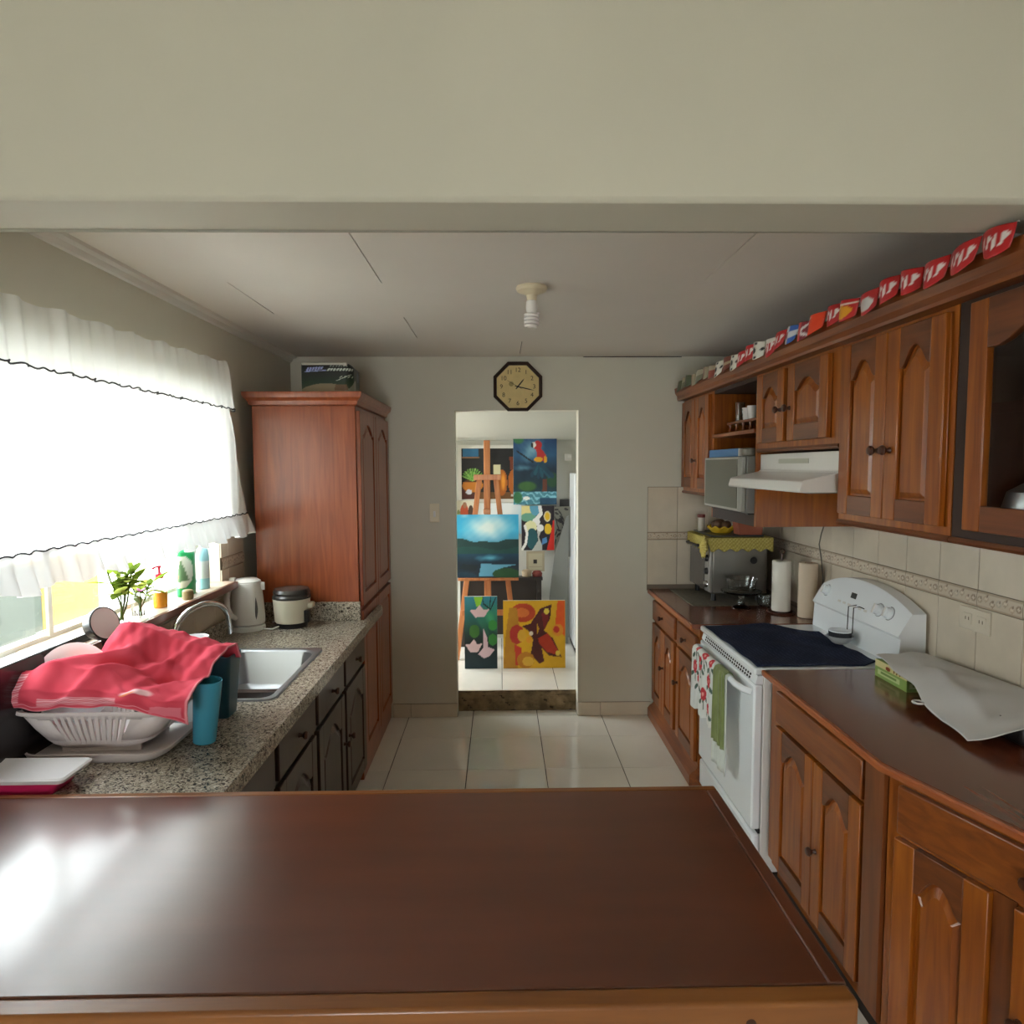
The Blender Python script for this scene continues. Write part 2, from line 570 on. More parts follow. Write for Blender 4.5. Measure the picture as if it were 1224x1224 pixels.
def wall_tiles(parent, plane, fixed, cuts, zs, zb, out, skip=None):
    # plane 'x': tiles on a wall of constant x, cuts along y; 'y': constant y, cuts along x. zs rows, zb border band
    for a, c in zip(cuts[:-1], cuts[1:]):
        for (z0, z1, kind) in [(*z, 'wall_tile') for z in zs] + [(*zb, 'border_tile')]:
            if skip and skip(a, c, z0, z1): continue
            g = 0.0012
            t = 0.007
            if kind == 'wall_tile':
                m = M()
                if plane == 'x': m.box(fixed, fixed+out*t, a+g, c-g, z0+g, z1-g)
                else: m.box(a+g, c-g, fixed, fixed+out*t, z0+g, z1-g)
                o = m.build(kind, wtile_m, parent, bevel=0.0015)
            else:
                m = M()
                w = c-a
                if plane == 'x':
                    fn = lambda u, v: (fixed+out*(t+0.004*math.sin(math.pi*v)), (c-g-u*(w-2*g)) if out < 0 else (a+g+u*(w-2*g)), z0+g+v*(z1-z0-2*g))
                else:
                    fn = lambda u, v: (a+g+u*(w-2*g), fixed+out*(t+0.004*math.sin(math.pi*v)), z0+g+v*(z1-z0-2*g))
                m.grid(42, 12, fn, band_color)
                o = m.build(kind, print_v, parent)
    return
P = 0.2127
rcuts = [3.19-0.2127*k for k in range(-5, 10)][::-1]
rcuts = [y for y in rcuts if y < 4.33] + [4.343]
bk = M().box(XR-0.002, XR, 1.30, 4.346, 0.86, 1.56)
struct('wall_right', bk, wgrout_m)
wall_tiles(wall_right, 'x', XR-0.002, rcuts, [(0.885, 1.178), (1.240, 1.53)], (1.178, 1.240), -1)
bk2 = M().box(0.985, XR-0.012, YB-0.002, YB, 0.86, 1.56)
struct('wall_back', bk2, wgrout_m)
wall_tiles(wall_back, 'y', YB-0.002, [0.985, 1.185, 1.385, 1.585, 1.745], [(0.90, 1.205), (1.255, 1.558)], (1.205, 1.255), -1)
lc = [1.62, 1.83, 2.04, 2.25, 2.46, 2.67, 2.88, 3.09, 3.18, 3.30, 3.455]
bk3 = M()
bk3.box(XL, XL+0.002, 1.62, 3.18, 0.86, 1.135)
bk3.box(XL, XL+0.002, 3.18, 3.46, 0.86, 1.55)
struct('wall_left', bk3, wgrout_m)
wall_tiles(wall_left, 'x', XL+0.002, [1.62, 1.83, 2.04, 2.25, 2.46, 2.67, 2.88, 3.09, 3.18], [(0.90, 1.07)], (1.07, 1.132), 1)
wall_tiles(wall_left, 'x', XL+0.002, [3.18, 3.26, 3.455], [(0.90, 1.20), (1.258, 1.545)], (1.20, 1.258), 1)

# ---- window: sill, frame, sliding panes
win = struct('window_1', M().box(XL-0.15, XL-0.11, WY0, WY1, WZ0, WZ0+0.018).box(XL-0.15, XL-0.11, WY0, WY1, WZ1-0.03, WZ1).box(XL-0.15, XL-0.11, WY0, WY0+0.03, WZ0, WZ1).box(XL-0.15, XL-0.11, WY1-0.03, WY1, WZ0, WZ1), white_trim_m)
M().box(XL-0.100, XL-0.090, 2.105, 2.125, WZ0+0.018, WZ1).build('window_stile', white_trim_m, win)
M().box(XL-0.097, XL-0.092, 1.64, 2.11, WZ0+0.025, WZ1-0.02).build('window_pane', pane_m, win)
M().box(XL-0.132, XL-0.128, 2.10, 3.16, WZ0+0.03, WZ1-0.03).build('window_pane', pane_m, win)
sl = M().box(XL-0.11, XL+0.068, WY0+0.36, WY1+0.02, WZ0-0.028, WZ0+0.004)
sill_m = wood('sill_wood', (120, 66, 48), (150, 92, 70), 'y')
slo = struct('window_1', sl, mat('sill_glare', (198, 176, 156), 0.4, vary=0.12, vscale=12), bevel=0.002)  # brown sill's top coloured pale, window glare put into the colour
M().box(XL+0.068, XL+0.078, WY0+0.36, WY1+0.02, WZ0-0.03, WZ0+0.002).build('sill_edge', sill_m, slo, bevel=0.002)
sl2 = M().box(XL-0.11, XL+0.03, WY0-0.02, WY0+0.36, WZ0-0.03, WZ0+0.002)
struct('window_1', sl2, white_trim_m, bevel=0.004)

# ---- outside: pale ground, the neighbour's yellow wall and a grey gate post
out_g = mat('pale_concrete', (224, 222, 216), 0.9)
yel_m = mat('yellow_stucco', (196, 156, 70), 0.9, vary=0.03)
grey_m = mat('grey_stucco', (82, 88, 84), 0.9, vary=0.08)
struct('ground', M().box(-9, -1.53, -2, 12, -0.3, -0.02), out_g)
tag(M().box(-3.25, -3.05, 4.34, 4.95, -0.02, 1.06).build('garden_wall', yel_m), 'pale yellow garden wall seen outside under the curtain', 'wall')
tag(M().box(-3.25, -3.05, 1.7, 4.335, -0.02, 1.06).build('garden_wall', grey_m), 'grey garden wall outside at the left end of the window', 'wall')

# ---- studio behind the doorway
FZ = 0.14
YF = 5.86
sf = struct('floor', M().box(-1.7, 1.6, 4.46, 6.0, -0.05, FZ-0.006), grout_m)
for i in range(-3, 4):
    for j in range(4):
        x0, y0 = 0.005+0.392*i, 4.465+0.392*j
        x1, y1 = x0+0.392, min(y0+0.392, YF)
        if x1 < -1.3 or x0 > 1.3: continue
        tile_piece('floor_tile', (x1-x0-0.004, y1-y0-0.002, 0.0065), floor_m, sf, (x0+0.002, y0+0.001, FZ-0.0065))
studio_m = mat('studio_paint', (196, 196, 186), 0.8)
struct('wall_rear', M().box(-1.7, 1.6, YF, YF+0.12, 0, 2.2), studio_m)
ws = M()
ws.box(-1.72, -1.6, 4.47, 4.55, 0, 2.3)
ws.box(-1.72, -1.6, 5.80, 5.98, 0, 2.3)
ws.box(-1.72, -1.6, 4.55, 5.80, 0, 0.65)
ws.box(-1.72, -1.6, 4.55, 5.80, 1.90, 2.3)
struct('wall_studio_left', ws, studio_m)
struct('window_2', M().box(-1.70, -1.64, 4.55, 4.59, 0.65, 1.90).box(-1.70, -1.64, 5.76, 5.80, 0.65, 1.90).box(-1.70, -1.64, 5.15, 5.19, 0.65, 1.90).box(-1.70, -1.64, 4.59, 5.76, 0.65, 0.69).box(-1.70, -1.64, 4.59, 5.76, 1.86, 1.90), white_trim_m)
struct('wall_studio_right', M().box(1.5, 1.62, 4.47, 5.98, 0, 2.3), studio_m)
sc_ = M()
sc_.prism([(4.47, 2.13), (5.90, 1.925), (5.90, 1.985), (4.47, 2.19)], -1.72, 1.62, 'x')
struct('ceiling', sc_, studio_m)

# ---- living room behind the camera
struct('wall_living_left', M().box(-3.12, -3.0, -3.7, 1.59, 0, 2.95), wall_m)
wv = M()
wv.box(-3.0, -1.1, -3.72, -3.6, 0, 2.95)
wv.box(0.35, 1.9, -3.72, -3.6, 0, 2.95)
wv.box(-1.1, 0.35, -3.72, -3.6, 1.75, 2.95)
struct('wall_living_rear', wv, wall_m)
struct('door_1', M().box(-1.1, 0.35, -3.70, -3.64, 0.0, 0.10).box(-1.1, 0.35, -3.70, -3.64, 1.70, 1.75).box(-1.1, -1.04, -3.70, -3.64, 0.1, 1.70).box(0.29, 0.35, -3.70, -3.64, 0.1, 1.70).box(-0.41, -0.34, -3.70, -3.64, 0.1, 1.70), white_trim_m)
struct('ground', M().box(-6, 6, -12, -3.74, -0.3, -0.02), out_g)
struct('ceiling', M().box(-3.1, 1.9, -3.72, 1.41, 2.93, 3.0), ceil_m)

# ------------------------------------------------------------------ cabinet pieces
def arch_top(w0, w1, hs, A, n=14, rev=True):
    # cathedral line from (w1,hs) to (w0,hs): flat shoulders, rounded rise in the middle
    pts = []
    for i in range(n+1):
        s_ = -1+2*i/n
        t = max(0.0, 1-abs(s_)/0.78)
        y = hs + A*math.sin(t*math.pi/2)**0.9
        pts.append((w0+(w1-w0)*(s_+1)/2, y))
    return pts[::-1] if rev else pts
def door(parent, T, w, h, mt, knob=None, arch=0.05, name='door', glass=False, panel_mt=None):
    s_ = min(0.062, w*0.24)
    br, tr = 0.065, 0.062
    th = 0.021
    m, rs_ = M(T), M(T)
    if not glass: m.box(0, w, 0, 0.008, 0, h)
    m.box(0, s_, 0.0, th, 0, h)
    (rs_ if glass else m).box(w-s_, w, 0.0, th, 0, h)
    hs = h-tr-arch
    rl = [M(T).box(s_, w-s_, 0.0, th-0.0008, 0, br), M(T)]
    rl[1].prism([(s_, h), (s_, hs)] + arch_top(s_, w-s_, hs, arch, rev=False)[1:-1] + [(w-s_, hs), (w-s_, h)], 0.0, th-0.0008, 'y')
    d = m.build(name, mt, parent, bevel=0.003)
    if glass: rs_.build('stile', mt, d, bevel=0.003)
    rmt = wood_rail if mt is wood_v else mt
    for q in rl: q.build('rail', rmt, d, bevel=0.002)
    if not glass:
        g = 0.007
        outer = [(s_+g, br+g), (w-s_-g, br+g)] + arch_top(s_+g, w-s_-g, hs-g, arch*0.95)
        c = 0.016
        inner = [(s_+g+c, br+g+c), (w-s_-g-c, br+g+c)] + arch_top(s_+g+c, w-s_-g-c, hs-g-c, arch*0.8)
        p = M(T)
        p.prism(outer, 0.0081, 0.0085, 'y')
        p.prism(outer, 0.0085, 0.0185, 'y', pts2=inner)
        p.build('panel', panel_mt or mt, d, smooth=0)
    else:
        M(T).box(s_-0.004, w-s_+0.004, 0.006, 0.010, br-0.004, hs+arch*0.99).build('pane', glass, d)
    if knob:
        add_knob(d, T, knob[0], knob[1], th)
    return d
def add_knob(parent, T, u, v, n0, sc=1.0):
    k = M(T @ Matrix.Translation((u, n0, v)) @ RX)
    k.lathe([(0.010*sc, -0.001), (0.007*sc, 0.004), (0.006*sc, 0.012), (0.013*sc, 0.018), (0.016*sc, 0.024), (0.012*sc, 0.031), (0.0, 0.033)], n=14)
    k.build('knob', knob_m, parent)
def drawer(parent, T, w, h, mt, knob=True, kx=None):
    m = M(T).box(0, w, 0, 0.02, 0, h)
    d = m.build('drawer', mt, parent, bevel=0.005)
    if knob: add_knob(d, T, kx if kx is not None else w/2, h/2, 0.02)
    return d

# ------------------------------------------------------------------ island in the foreground
isl = thing('breakfast_bar', 'glossy dark brown wooden breakfast bar top filling the foreground', 'counter', (-0.4, 1.23, 0))
M().box(-1.36, 0.505, 0.948, 1.555, 0.866, 0.9).build('top', wood_island, isl, bevel=0.003)
M().box(-1.36, 0.533, 0.912, 0.948, 0.855, 0.9).build('front_edge', wood_isl_edge, isl, bevel=0.006)
M().box(-1.36, 0.533, 1.555, 1.578, 0.858, 0.899).build('back_edge', wood_isl_edge, isl, bevel=0.004)
M().box(0.505, 0.533, 0.948, 1.555, 0.860, 0.9).build('side_edge', wood_island, isl, bevel=0.004)
base = M().box(-1.34, 0.45, 1.02, 1.48, 0.0, 0.866).build('base', wood_v, isl)
for x in (-0.41, -0.03, 0.37):
    k = M(Matrix.Translation((x, 0.9125, 0.868)) @ Matrix.Rotation(math.pi/2, 4, 'X'))
    k.lathe([(0.008, -0.004), (0.008, 0.0008), (0.0, 0.001)], n=12)
    k.build('dowel_plug', knob_m, isl)

# ------------------------------------------------------------------ left run
ZL = 0.885
gt = thing('granite_worktop', 'speckled grey granite worktop with the sink along the window wall', 'worktop', (-1.0, 2.5, ZL))
SX0, SX1, SY0, SY1 = -1.225, -0.795, 2.24, 2.90
g = M()
g.box(-1.36, SX0+0.012, 1.582, 3.452, ZL-0.032, ZL)
g.box(SX1-0.012, -0.70, 1.582, 3.452, ZL-0.032, ZL)
g.box(SX0+0.012, SX1-0.012, 1.582, SY0+0.012, ZL-0.032, ZL)
g.box(SX0+0.012, SX1-0.012, SY1-0.012, 3.452, ZL-0.032, ZL)
g.prism([(-0.73, 3.452), (-0.70, 3.452), (-0.70, 3.80), (-0.712, 3.83), (-0.73, 3.83)], ZL-0.032, ZL, 'z')
g.build('slab', granite_m, gt, smooth=0)
M().box(-0.722, -0.698, 1.582, 3.82, ZL-0.055, ZL-0.001).build('nosing', granite_m, gt, bevel=0.008)
M().box(XL+0.014, XL+0.03, 1.62, 3.452, ZL, ZL+0.075).build('upstand', granite_m, gt, bevel=0.002)
M().box(-1.27, -0.748, 3.434, 3.452, ZL, ZL+0.10).build('upstand', granite_m, gt, bevel=0.002)

def sink_cabinet(y0, y1, label):
    t = thing('base_cabinet', label, 'cabinet', (-1.0, (y0+y1)/2, 0), group=None)
    zt_ = ZL-0.058
    cc = M()
    cc.box(-1.34, -0.745, y0, y0+0.018, 0.08, zt_).box(-1.34, -0.745, y1-0.018, y1, 0.08, zt_).box(-1.34, -0.745, y0+0.018, y1-0.018, 0.08, 0.10).box(-1.34, -1.33, y0+0.018, y1-0.018, 0.10, zt_)
    cc.box(-0.763, -0.745, y0+0.018, y1-0.018, 0.10, zt_)
    cc.build('carcass', wood_shaded, t)
    M().box(-1.34, -0.79, y0, y1, 0.0, 0.08).build('plinth', wood_shaded, t)
    n = 2
    w = (y1-y0)/n
    for i in range(n):
        T = frame((-0.745, y1-0.018-i*w, 0.10), (0, -1, 0), (1, 0, 0))
        ku = 0.03 if i == 1 else w-0.036-0.03
        door(t, T, w-0.036, 0.555, wood_shaded, knob=(ku, 0.33), arch=0.075)
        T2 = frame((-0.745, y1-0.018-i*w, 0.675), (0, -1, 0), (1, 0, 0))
        drawer(t, T2, w-0.036, 0.135, wood_shaded)
    return t
sink_cabinet(2.52, 3.44, 'shade-darkened wooden base cabinet under the granite beside the tall red cupboard')
sink_cabinet(1.60, 2.518, 'shade-darkened wooden base cabinet under the granite next to the breakfast bar')

# sink
sk = thing('kitchen_sink', 'stainless steel sink basin set into the granite worktop', 'sink', (-1.0, 2.57, ZL))
def rrect(x0, x1, y0, y1, r, n=6):
    pts = []
    for cx, cy, a0 in ((x1-r, y1-r, 0), (x0+r, y1-r, 90), (x0+r, y0+r, 180), (x1-r, y0+r, 270)):
        for i in range(n+1):
            a = R(a0+90*i/n)
            pts.append((cx+r*math.cos(a), cy+r*math.sin(a)))
    return pts
def loops(m, ls):
    n = len(ls[0])
    vs_ = [p for l in ls for p in l]
    fs = [(k*n+i, k*n+(i+1) % n, (k+1)*n+(i+1) % n, (k+1)*n+i) for k in range(len(ls)-1) for i in range(n)]
    m.add(vs_, fs)
    return m
def L3(pts, z): return [(p[0], p[1], z) for p in pts]
m = M()
loops(m, [L3(rrect(SX0, SX1, SY0, SY1, 0.04), ZL+0.0005), L3(rrect(SX0+0.003, SX1-0.003, SY0+0.003, SY1-0.003, 0.04), ZL+0.006),
          L3(rrect(SX0+0.02, SX1-0.02, SY0+0.02, SY1-0.02, 0.05), ZL+0.005), L3(rrect(SX0+0.032, SX1-0.032, SY0+0.032, SY1-0.032, 0.06), ZL-0.004),
          L3(rrect(SX0+0.045, SX1-0.045, SY0+0.045, SY1-0.045, 0.07), ZL-0.14), L3(rrect(SX0+0.08, SX1-0.08, SY0+0.08, SY1-0.08, 0.07), ZL-0.165)])
k = rrect(SX0+0.08, SX1-0.08, SY0+0.08, SY1-0.08, 0.07)
m.add(L3(k, ZL-0.165), [tuple(range(len(k)))])
m.build('basin', steel_m, sk, smooth=50)
dm = M()
dm.lathe([(0.04, 0.0), (0.04, 0.003), (0.03, 0.004), (0.028, 0.001), (0, 0.001)], (-1.01, 2.57, ZL-0.165), 20)
dm.build('drain', chrome_m, sk)
# faucet
fc = thing('faucet', 'chrome gooseneck faucet behind the sink', 'faucet', (-1.265, 2.50, ZL))
fm = M()
fx, fy = -1.265, 2.50
path = [(fx, fy, ZL), (fx, fy, ZL+0.09)]
for i in range(13):
    a = math.pi*i/12
    path.append((fx+0.04*(1-math.cos(a)), fy+0.16*(1-math.cos(a)), ZL+0.14+0.115*math.sin(a)**0.8))
path.append((fx+0.08, fy+0.325, ZL+0.115))
fm.tube(path, [0.013]*2+[0.012]*(len(path)-2), 12)
fm.build('spout', chrome_m, fc, smooth=60)
fm = M()
fm.lathe([(0.028, 0), (0.028, 0.008), (0.02, 0.018), (0.017, 0.05), (0.014, 0.055)], (fx, fy, ZL), 18)
fm.build('base', chrome_m, fc)
fm = M()
fm.lathe([(0.013, -0.012), (0.014, 0), (0.014, 0.018), (0.0, 0.018)], (fx+0.08, fy+0.325, ZL+0.105), 14)
fm.build('nozzle', chrome_m, fc)

# tall cupboard
CX0, CX1, CY0, CY1 = -1.295, -0.757, 3.455, 4.345
tc = thing('tall_cupboard', 'tall reddish brown wooden pantry cupboard in the back left corner', 'cupboard', (-1.0, 3.9, 0))
M().box(CX0, CX1, CY0, CY1, 0.10, 2.02).build('carcass', wood_red, tc, bevel=0.003)
M().box(CX0, CX1+0.008, CY0, CY1, 0.0, 0.10).build('plinth', wood_red, tc, bevel=0.003)
cr = M()
prof = [(0.0, 2.02), (0.012, 2.025), (0.018, 2.045), (0.035, 2.06), (0.04, 2.075), (0.04, 2.09)]
ls = []
for o_, z in prof:
    ls.append([(CX0-o_*0.9, CY0-o_, z), (CX1+o_, CY0-o_, z), (CX1+o_, CY1, z), (CX0-o_*0.9, CY1, z)])
loops(cr, ls)
cr.add(ls[-1], [(0, 1, 2, 3)])
cr.add(ls[0], [(0, 1, 2, 3)])
cr.build('crown_moulding', wood_red, tc, smooth=20)
dw = (CY1-CY0-0.03)/2
for i in range(2):
    T = frame((CX1, CY1-0.01-i*(dw+0.008), 0.955), (0, -1, 0), (1, 0, 0))
    door(tc, T, dw, 1.04, wood_red, arch=0.06)
    T = frame((CX1, CY1-0.01-i*(dw+0.008), 0.115), (0, -1, 0), (1, 0, 0))
    door(tc, T, dw, 0.815, wood_red, arch=0.0)

# ------------------------------------------------------------------ right run, far unit
def far_base():
    t = thing('base_cabinet', 'brown wooden base cabinet between the white stove and the back wall', 'cabinet', (1.4, 3.84, 0))
    y0, y1, X = 3.345, 4.33, 1.04
    M().box(X, 1.74, y0, y1, 0.10, 0.845).build('carcass', wood_v, t)
    pm = M()
    pm.prism([(1.74, 0.0), (X-0.045, 0.0), (X-0.045, 0.055), (X-0.03, 0.075), (X-0.012, 0.085), (X, 0.105), (1.74, 0.105)], y0, y1, 'y')
    pm.build('plinth', wood_y, t, smooth=30)
    ys = [(3.36, 3.72), (3.78, 4.05), (4.055, 4.32)]
    for i, (a, b) in enumerate(ys):
        T = frame((X, a, 0.125), (0, 1, 0), (-1, 0, 0))
        kk = {0: (b-a-0.03, 0.32), 1: (b-a-0.03, 0.30), 2: None}[i]
        door(t, T, b-a, 0.525, wood_v, knob=kk, arch=0.06)
    for a, b in ((3.36, 3.72), (3.78, 4.32)):
        T = frame((X, a, 0.67), (0, 1, 0), (-1, 0, 0))
        drawer(t, T, b-a, 0.13, wood_y)
far_base()
def worktop_far():
    t = thing('wooden_worktop', 'dark brown wooden worktop under the toaster oven', 'worktop', (1.4, 3.85, 0.87))
    pts = [(1.74, 3.34), (1.74, 4.34), (1.0, 4.34), (1.0, 3.34)]
    m = M()
    m.prism(pts, 0.848, 0.872, 'z')
    m.build('slab', wood_top, t, bevel=0.004)
    M().box(0.988, 1.0, 3.34, 4.34, 0.844, 0.871).build('edge_strip', wood_edge, t, bevel=0.005)
worktop_far()

# near units
PX, PY = 1.06, 1.745
DIR = Vector((0.13, -0.367, 0)).normalized()
NRM = Vector((-0.367, -0.13, 0)).normalized()
LEN = 0.95
def near_straight():
    t = thing('base_cabinet', 'orange brown wooden base cabinet on the near side of the white stove', 'cabinet', (1.4, 2.15, 0))
    X, y0, y1 = 1.10, 1.80, 2.575
    M().box(X, 1.74, y0, y1, 0.09, 0.848).build('carcass', wood_v, t)
    M().box(X+0.04, 1.74, y0, y1, 0.0, 0.09).build('plinth', wood_y, t)
    m = M().box(X-0.021, X, PY+0.02, 1.86, 0.09, 0.848)
    m.build('corner_post', wood_post, t)
    T = frame((X, 1.885, 0.69), (0, 1, 0), (-1, 0, 0))
    drawer(t, T, 0.61, 0.125, wood_y, knob=False)
    for a, b, k in ((1.885, 2.175, (0.26, 0.26)), (2.18, 2.495, None)):
        T = frame((X, a, 0.11), (0, 1, 0), (-1, 0, 0))
        door(t, T, b-a, 0.565, wood_v, knob=k, arch=0.055)
near_straight()
def near_angled():
    o = Vector((PX, PY, 0)) - NRM*0.03
    e = o + DIR*LEN
    t = thing('base_cabinet', 'angled wooden base cabinet nearest the camera in the right corner', 'cabinet', (1.5, 1.3, 0))
    i0 = Vector((1.13, 1.775, 0))
    m = M()
    m.prism([(o.x, o.y), (e.x, e.y), (1.74, e.y), (1.74, 1.795), (1.11, 1.795)], 0.09, 0.848, 'z')
    m.build('carcass', wood_v, t, smooth=0)
    o2, e2 = o-NRM*0.05, e-NRM*0.05
    m = M()
    m.prism([(o2.x, o2.y), (e2.x, e2.y), (1.74, e2.y), (1.74, 1.79), (1.15, 1.79)], 0.0, 0.09, 'z')
    m.build('plinth', wood_v, t, smooth=0)
    U = -DIR
    def T_(u, z):     # u measured from the kink towards the camera
        p = o + DIR*u
        return frame((p.x, p.y, z), U, NRM)
    drawer(t, T_(0.72, 0.69), 0.68, 0.135, wood_y)
    door(t, T_(0.288, 0.11), 0.253, 0.565, wood_v, arch=0.06)
    M(T_(0.342, 0.10)).box(0.0, 0.052, -0.004, 0.006, 0, 0.58).build('middle_stile', wood_post, t)
    door(t, T_(0.72, 0.11), 0.375, 0.565, wood_v, knob=(0.352, 0.30), arch=0.06)
near_angled()
def worktop_near():
    t = thing('wooden_worktop', 'dark brown wooden worktop in front of the stove with an angled front edge', 'worktop', (1.45, 1.9, 0.87))
    e = Vector((PX, PY, 0)) + DIR*(LEN+0.02)
    m = M()
    m.prism([(1.07, 2.578), (PX, PY), (e.x, e.y), (1.74, e.y), (1.74, 2.578)], 0.849, 0.872, 'z')
    m.build('slab', wood_top, t, bevel=0.003)
    em = M()
    a, b = Vector((PX, PY, 0)), e
    prof = [(0.0, 0.850), (0.012, 0.850), (0.014, 0.858), (0.014, 0.866), (0.010, 0.8715), (0.0, 0.8715)]
    n1 = Vector((-1, 0, 0))
    l0 = [(1.07-0.0+n1.x*d, 2.578, z) for d, z in prof]
    nb = (n1+NRM).normalized()
    l1 = [(PX+nb.x*d, PY+nb.y*d, z) for d, z in prof]
    l2 = [(b.x+NRM.x*d, b.y+NRM.y*d, z) for d, z in prof]
    n = len(prof)
    vs_ = l0+l1+l2
    fs = [(k*n+i, k*n+(i+1) % n, (k+1)*n+(i+1) % n, (k+1)*n+i) for k in range(2) for i in range(n)] + [tuple(range(n)), tuple(range(2*n, 3*n))]
    em.add(vs_, fs)
    em.build('edge_strip', wood_edge, t, smooth=25)
worktop_near()

# ------------------------------------------------------------------ stove
S0, S1 = 2.595, 3.328
sv = thing('stove', 'white electric range with a towel on its oven handle', 'stove', (1.38, 2.96, 0))
M().box(1.075, 1.70, S0+0.004, S1-0.004, 0.0, 0.842).build('body', enamel2_m, sv, bevel=0.004)
ct = M()
ct.box(1.035, 1.655, S0, S1, 0.843, 0.872)
ct.build('cooktop', enamel_m, sv, bevel=0.008)
dr = M().box(1.035, 1.073, S0+0.006, S1-0.006, 0.185, 0.800)
od = dr.build('oven_door', enamel_m, sv, bevel=0.008)
M().box(1.04, 1.073, S0+0.006, S1-0.006, 0.03, 0.165).build('storage_drawer', enamel_m, sv, bevel=0.01)
M().box(1.066, 1.076, S0+0.01, S1-0.01, 0.166, 0.184).build('gap_strip', dark_m, sv)
vm = M()
vm.prism([(1.073, 0.802), (1.042, 0.804), (1.052, 0.838), (1.073, 0.840)], S0+0.008, S1-0.008, 'y')
vt = vm.build('vent_strip', enamel_m, sv, smooth=0)
sm = M()
for i in range(24):
    y = S0+0.07+i*0.0255
    for j in range(2):
        z0 = 0.808+0.013*j
        x = 1.0425+(z0-0.804)*0.3
        sm.add([(x-0.0012, y, z0), (x-0.0012, y+0.017, z0), (x+0.0018, y+0.017, z0+0.009), (x+0.0018, y, z0+0.009)], [(0, 1, 2, 3)])
sm.build('vent_slot', dark_m, vt, smooth=0)
hm = M()
hp = [(1.036, S0+0.03, 0.765), (1.008, S0+0.045, 0.772), (0.992, S0+0.09, 0.776)] + [(0.990, S0+0.09+(S1-S0-0.18)*i/6, 0.778) for i in range(1, 6)] + [(0.992, S1-0.09, 0.776), (1.008, S1-0.045, 0.772), (1.036, S1-0.03, 0.765)]
hm.tube(hp, 0.0145, 10)
hm.build('handle', enamel_m, od, smooth=60)
# backguard with an arched top
def zt(y):
    s_ = (y-(S0+S1)/2)/((S1-S0)/2)
    return 1.165-0.075*abs(s_)**2.2
bm_ = M()
N = 20
ring = []
for i in range(N+1):
    y = S0+(S1-S0)*i/N
    z = zt(y)
    ring.append([(1.625, y, 0.872), (1.632, y, 0.985), (1.622, y, 0.998), (1.668, y, z-0.012), (1.678, y, z), (1.735, y, z), (1.738, y, 0.86), (1.65, y, 0.86)])
loops(bm_, ring)
bm_.add(ring[0], [tuple(range(8))])
bm_.add(ring[-1], [tuple(range(8))])
bg = bm_.build('backguard', enamel_m, sv, smooth=25)
def console_T(y, z):
    # a spot on the sloping console face: u runs away from the camera, n outwards
    f_ = (z-0.998)/(zt(y)-0.012-0.998)
    x = 1.622+0.046*f_
    sl_ = Vector((0.046, 0, zt(y)-1.01)).normalized()
    N_ = Vector((-sl_.z, 0, sl_.x))
    T = Matrix(((0, N_.x, sl_.x, x), (1, 0, 0, y), (0, N_.z, sl_.z, z), (0, 0, 0, 1)))
    return T
for y in (3.235, 2.775, 2.705):
    T = console_T(y, 1.07)
    k = M(T @ RX)
    k.lathe([(0.028, 0.0), (0.027, 0.006), (0.023, 0.008), (0.021, 0.024), (0.0, 0.025)], n=20)
    kn = k.build('control_knob', enamel_m, sv)
    M(T).box(-0.0028, 0.0028, 0.0245, 0.031, -0.021, 0.021).build('grip', enamel2_m, kn, bevel=0.001)
    M(T @ RX).lathe([(0.031, -0.001), (0.031, 0.0008), (0.0, 0.001)], n=20).build('skirt', mat('grey_skirt', (150, 154, 158), 0.5), kn)
T = console_T(2.985, 1.09)
M(T).box(-0.022, 0.022, -0.002, 0.0015, -0.013, 0.013).build('display', black_m, sv)
bt = M()
for i in range(6):
    T = console_T(3.09-0.045*i, 1.045)
    M(T).box(-0.012, 0.012, -0.001, 0.0012, -0.005, 0.005).build('button', enamel2_m, sv)

# navy cloth laid on the cooktop
def navy_col(U, V):
    img = np.zeros(U.shape+(3,))
    img[:] = (0.15, 0.18, 0.27)
    s_ = np.sin((U*1.0+V*0.12)*170)
    img[s_ > 0.90] = (0.24, 0.27, 0.36)
    n = np.sin(U*19+np.sin(V*13)*2)*0.012
    return img+n[..., None]
nv = M()
def navy(u, v):
    # u from the stove front to the back, v from near to far
    x = 1.05+0.52*u
    y0 = S0+0.014+0.35*max(0.0, u-0.86)*0.9
    y1 = S1-0.012-0.022*math.sin(u*9)-0.16*max(0.0, u-0.62)/0.38
    y = y0+(y1-y0)*v
    z = 0.8765+0.003*math.sin(u*14+v*5)+0.003*math.sin(v*17+u*3)
    return (x, y, z)
nv.grid(150, 40, navy, navy_col)
tag(nv.build('cloth', cloth_v, org=(1.3, 2.95, 0.876), thick=0.004), 'navy blue striped cloth covering the stove top', 'cloth')

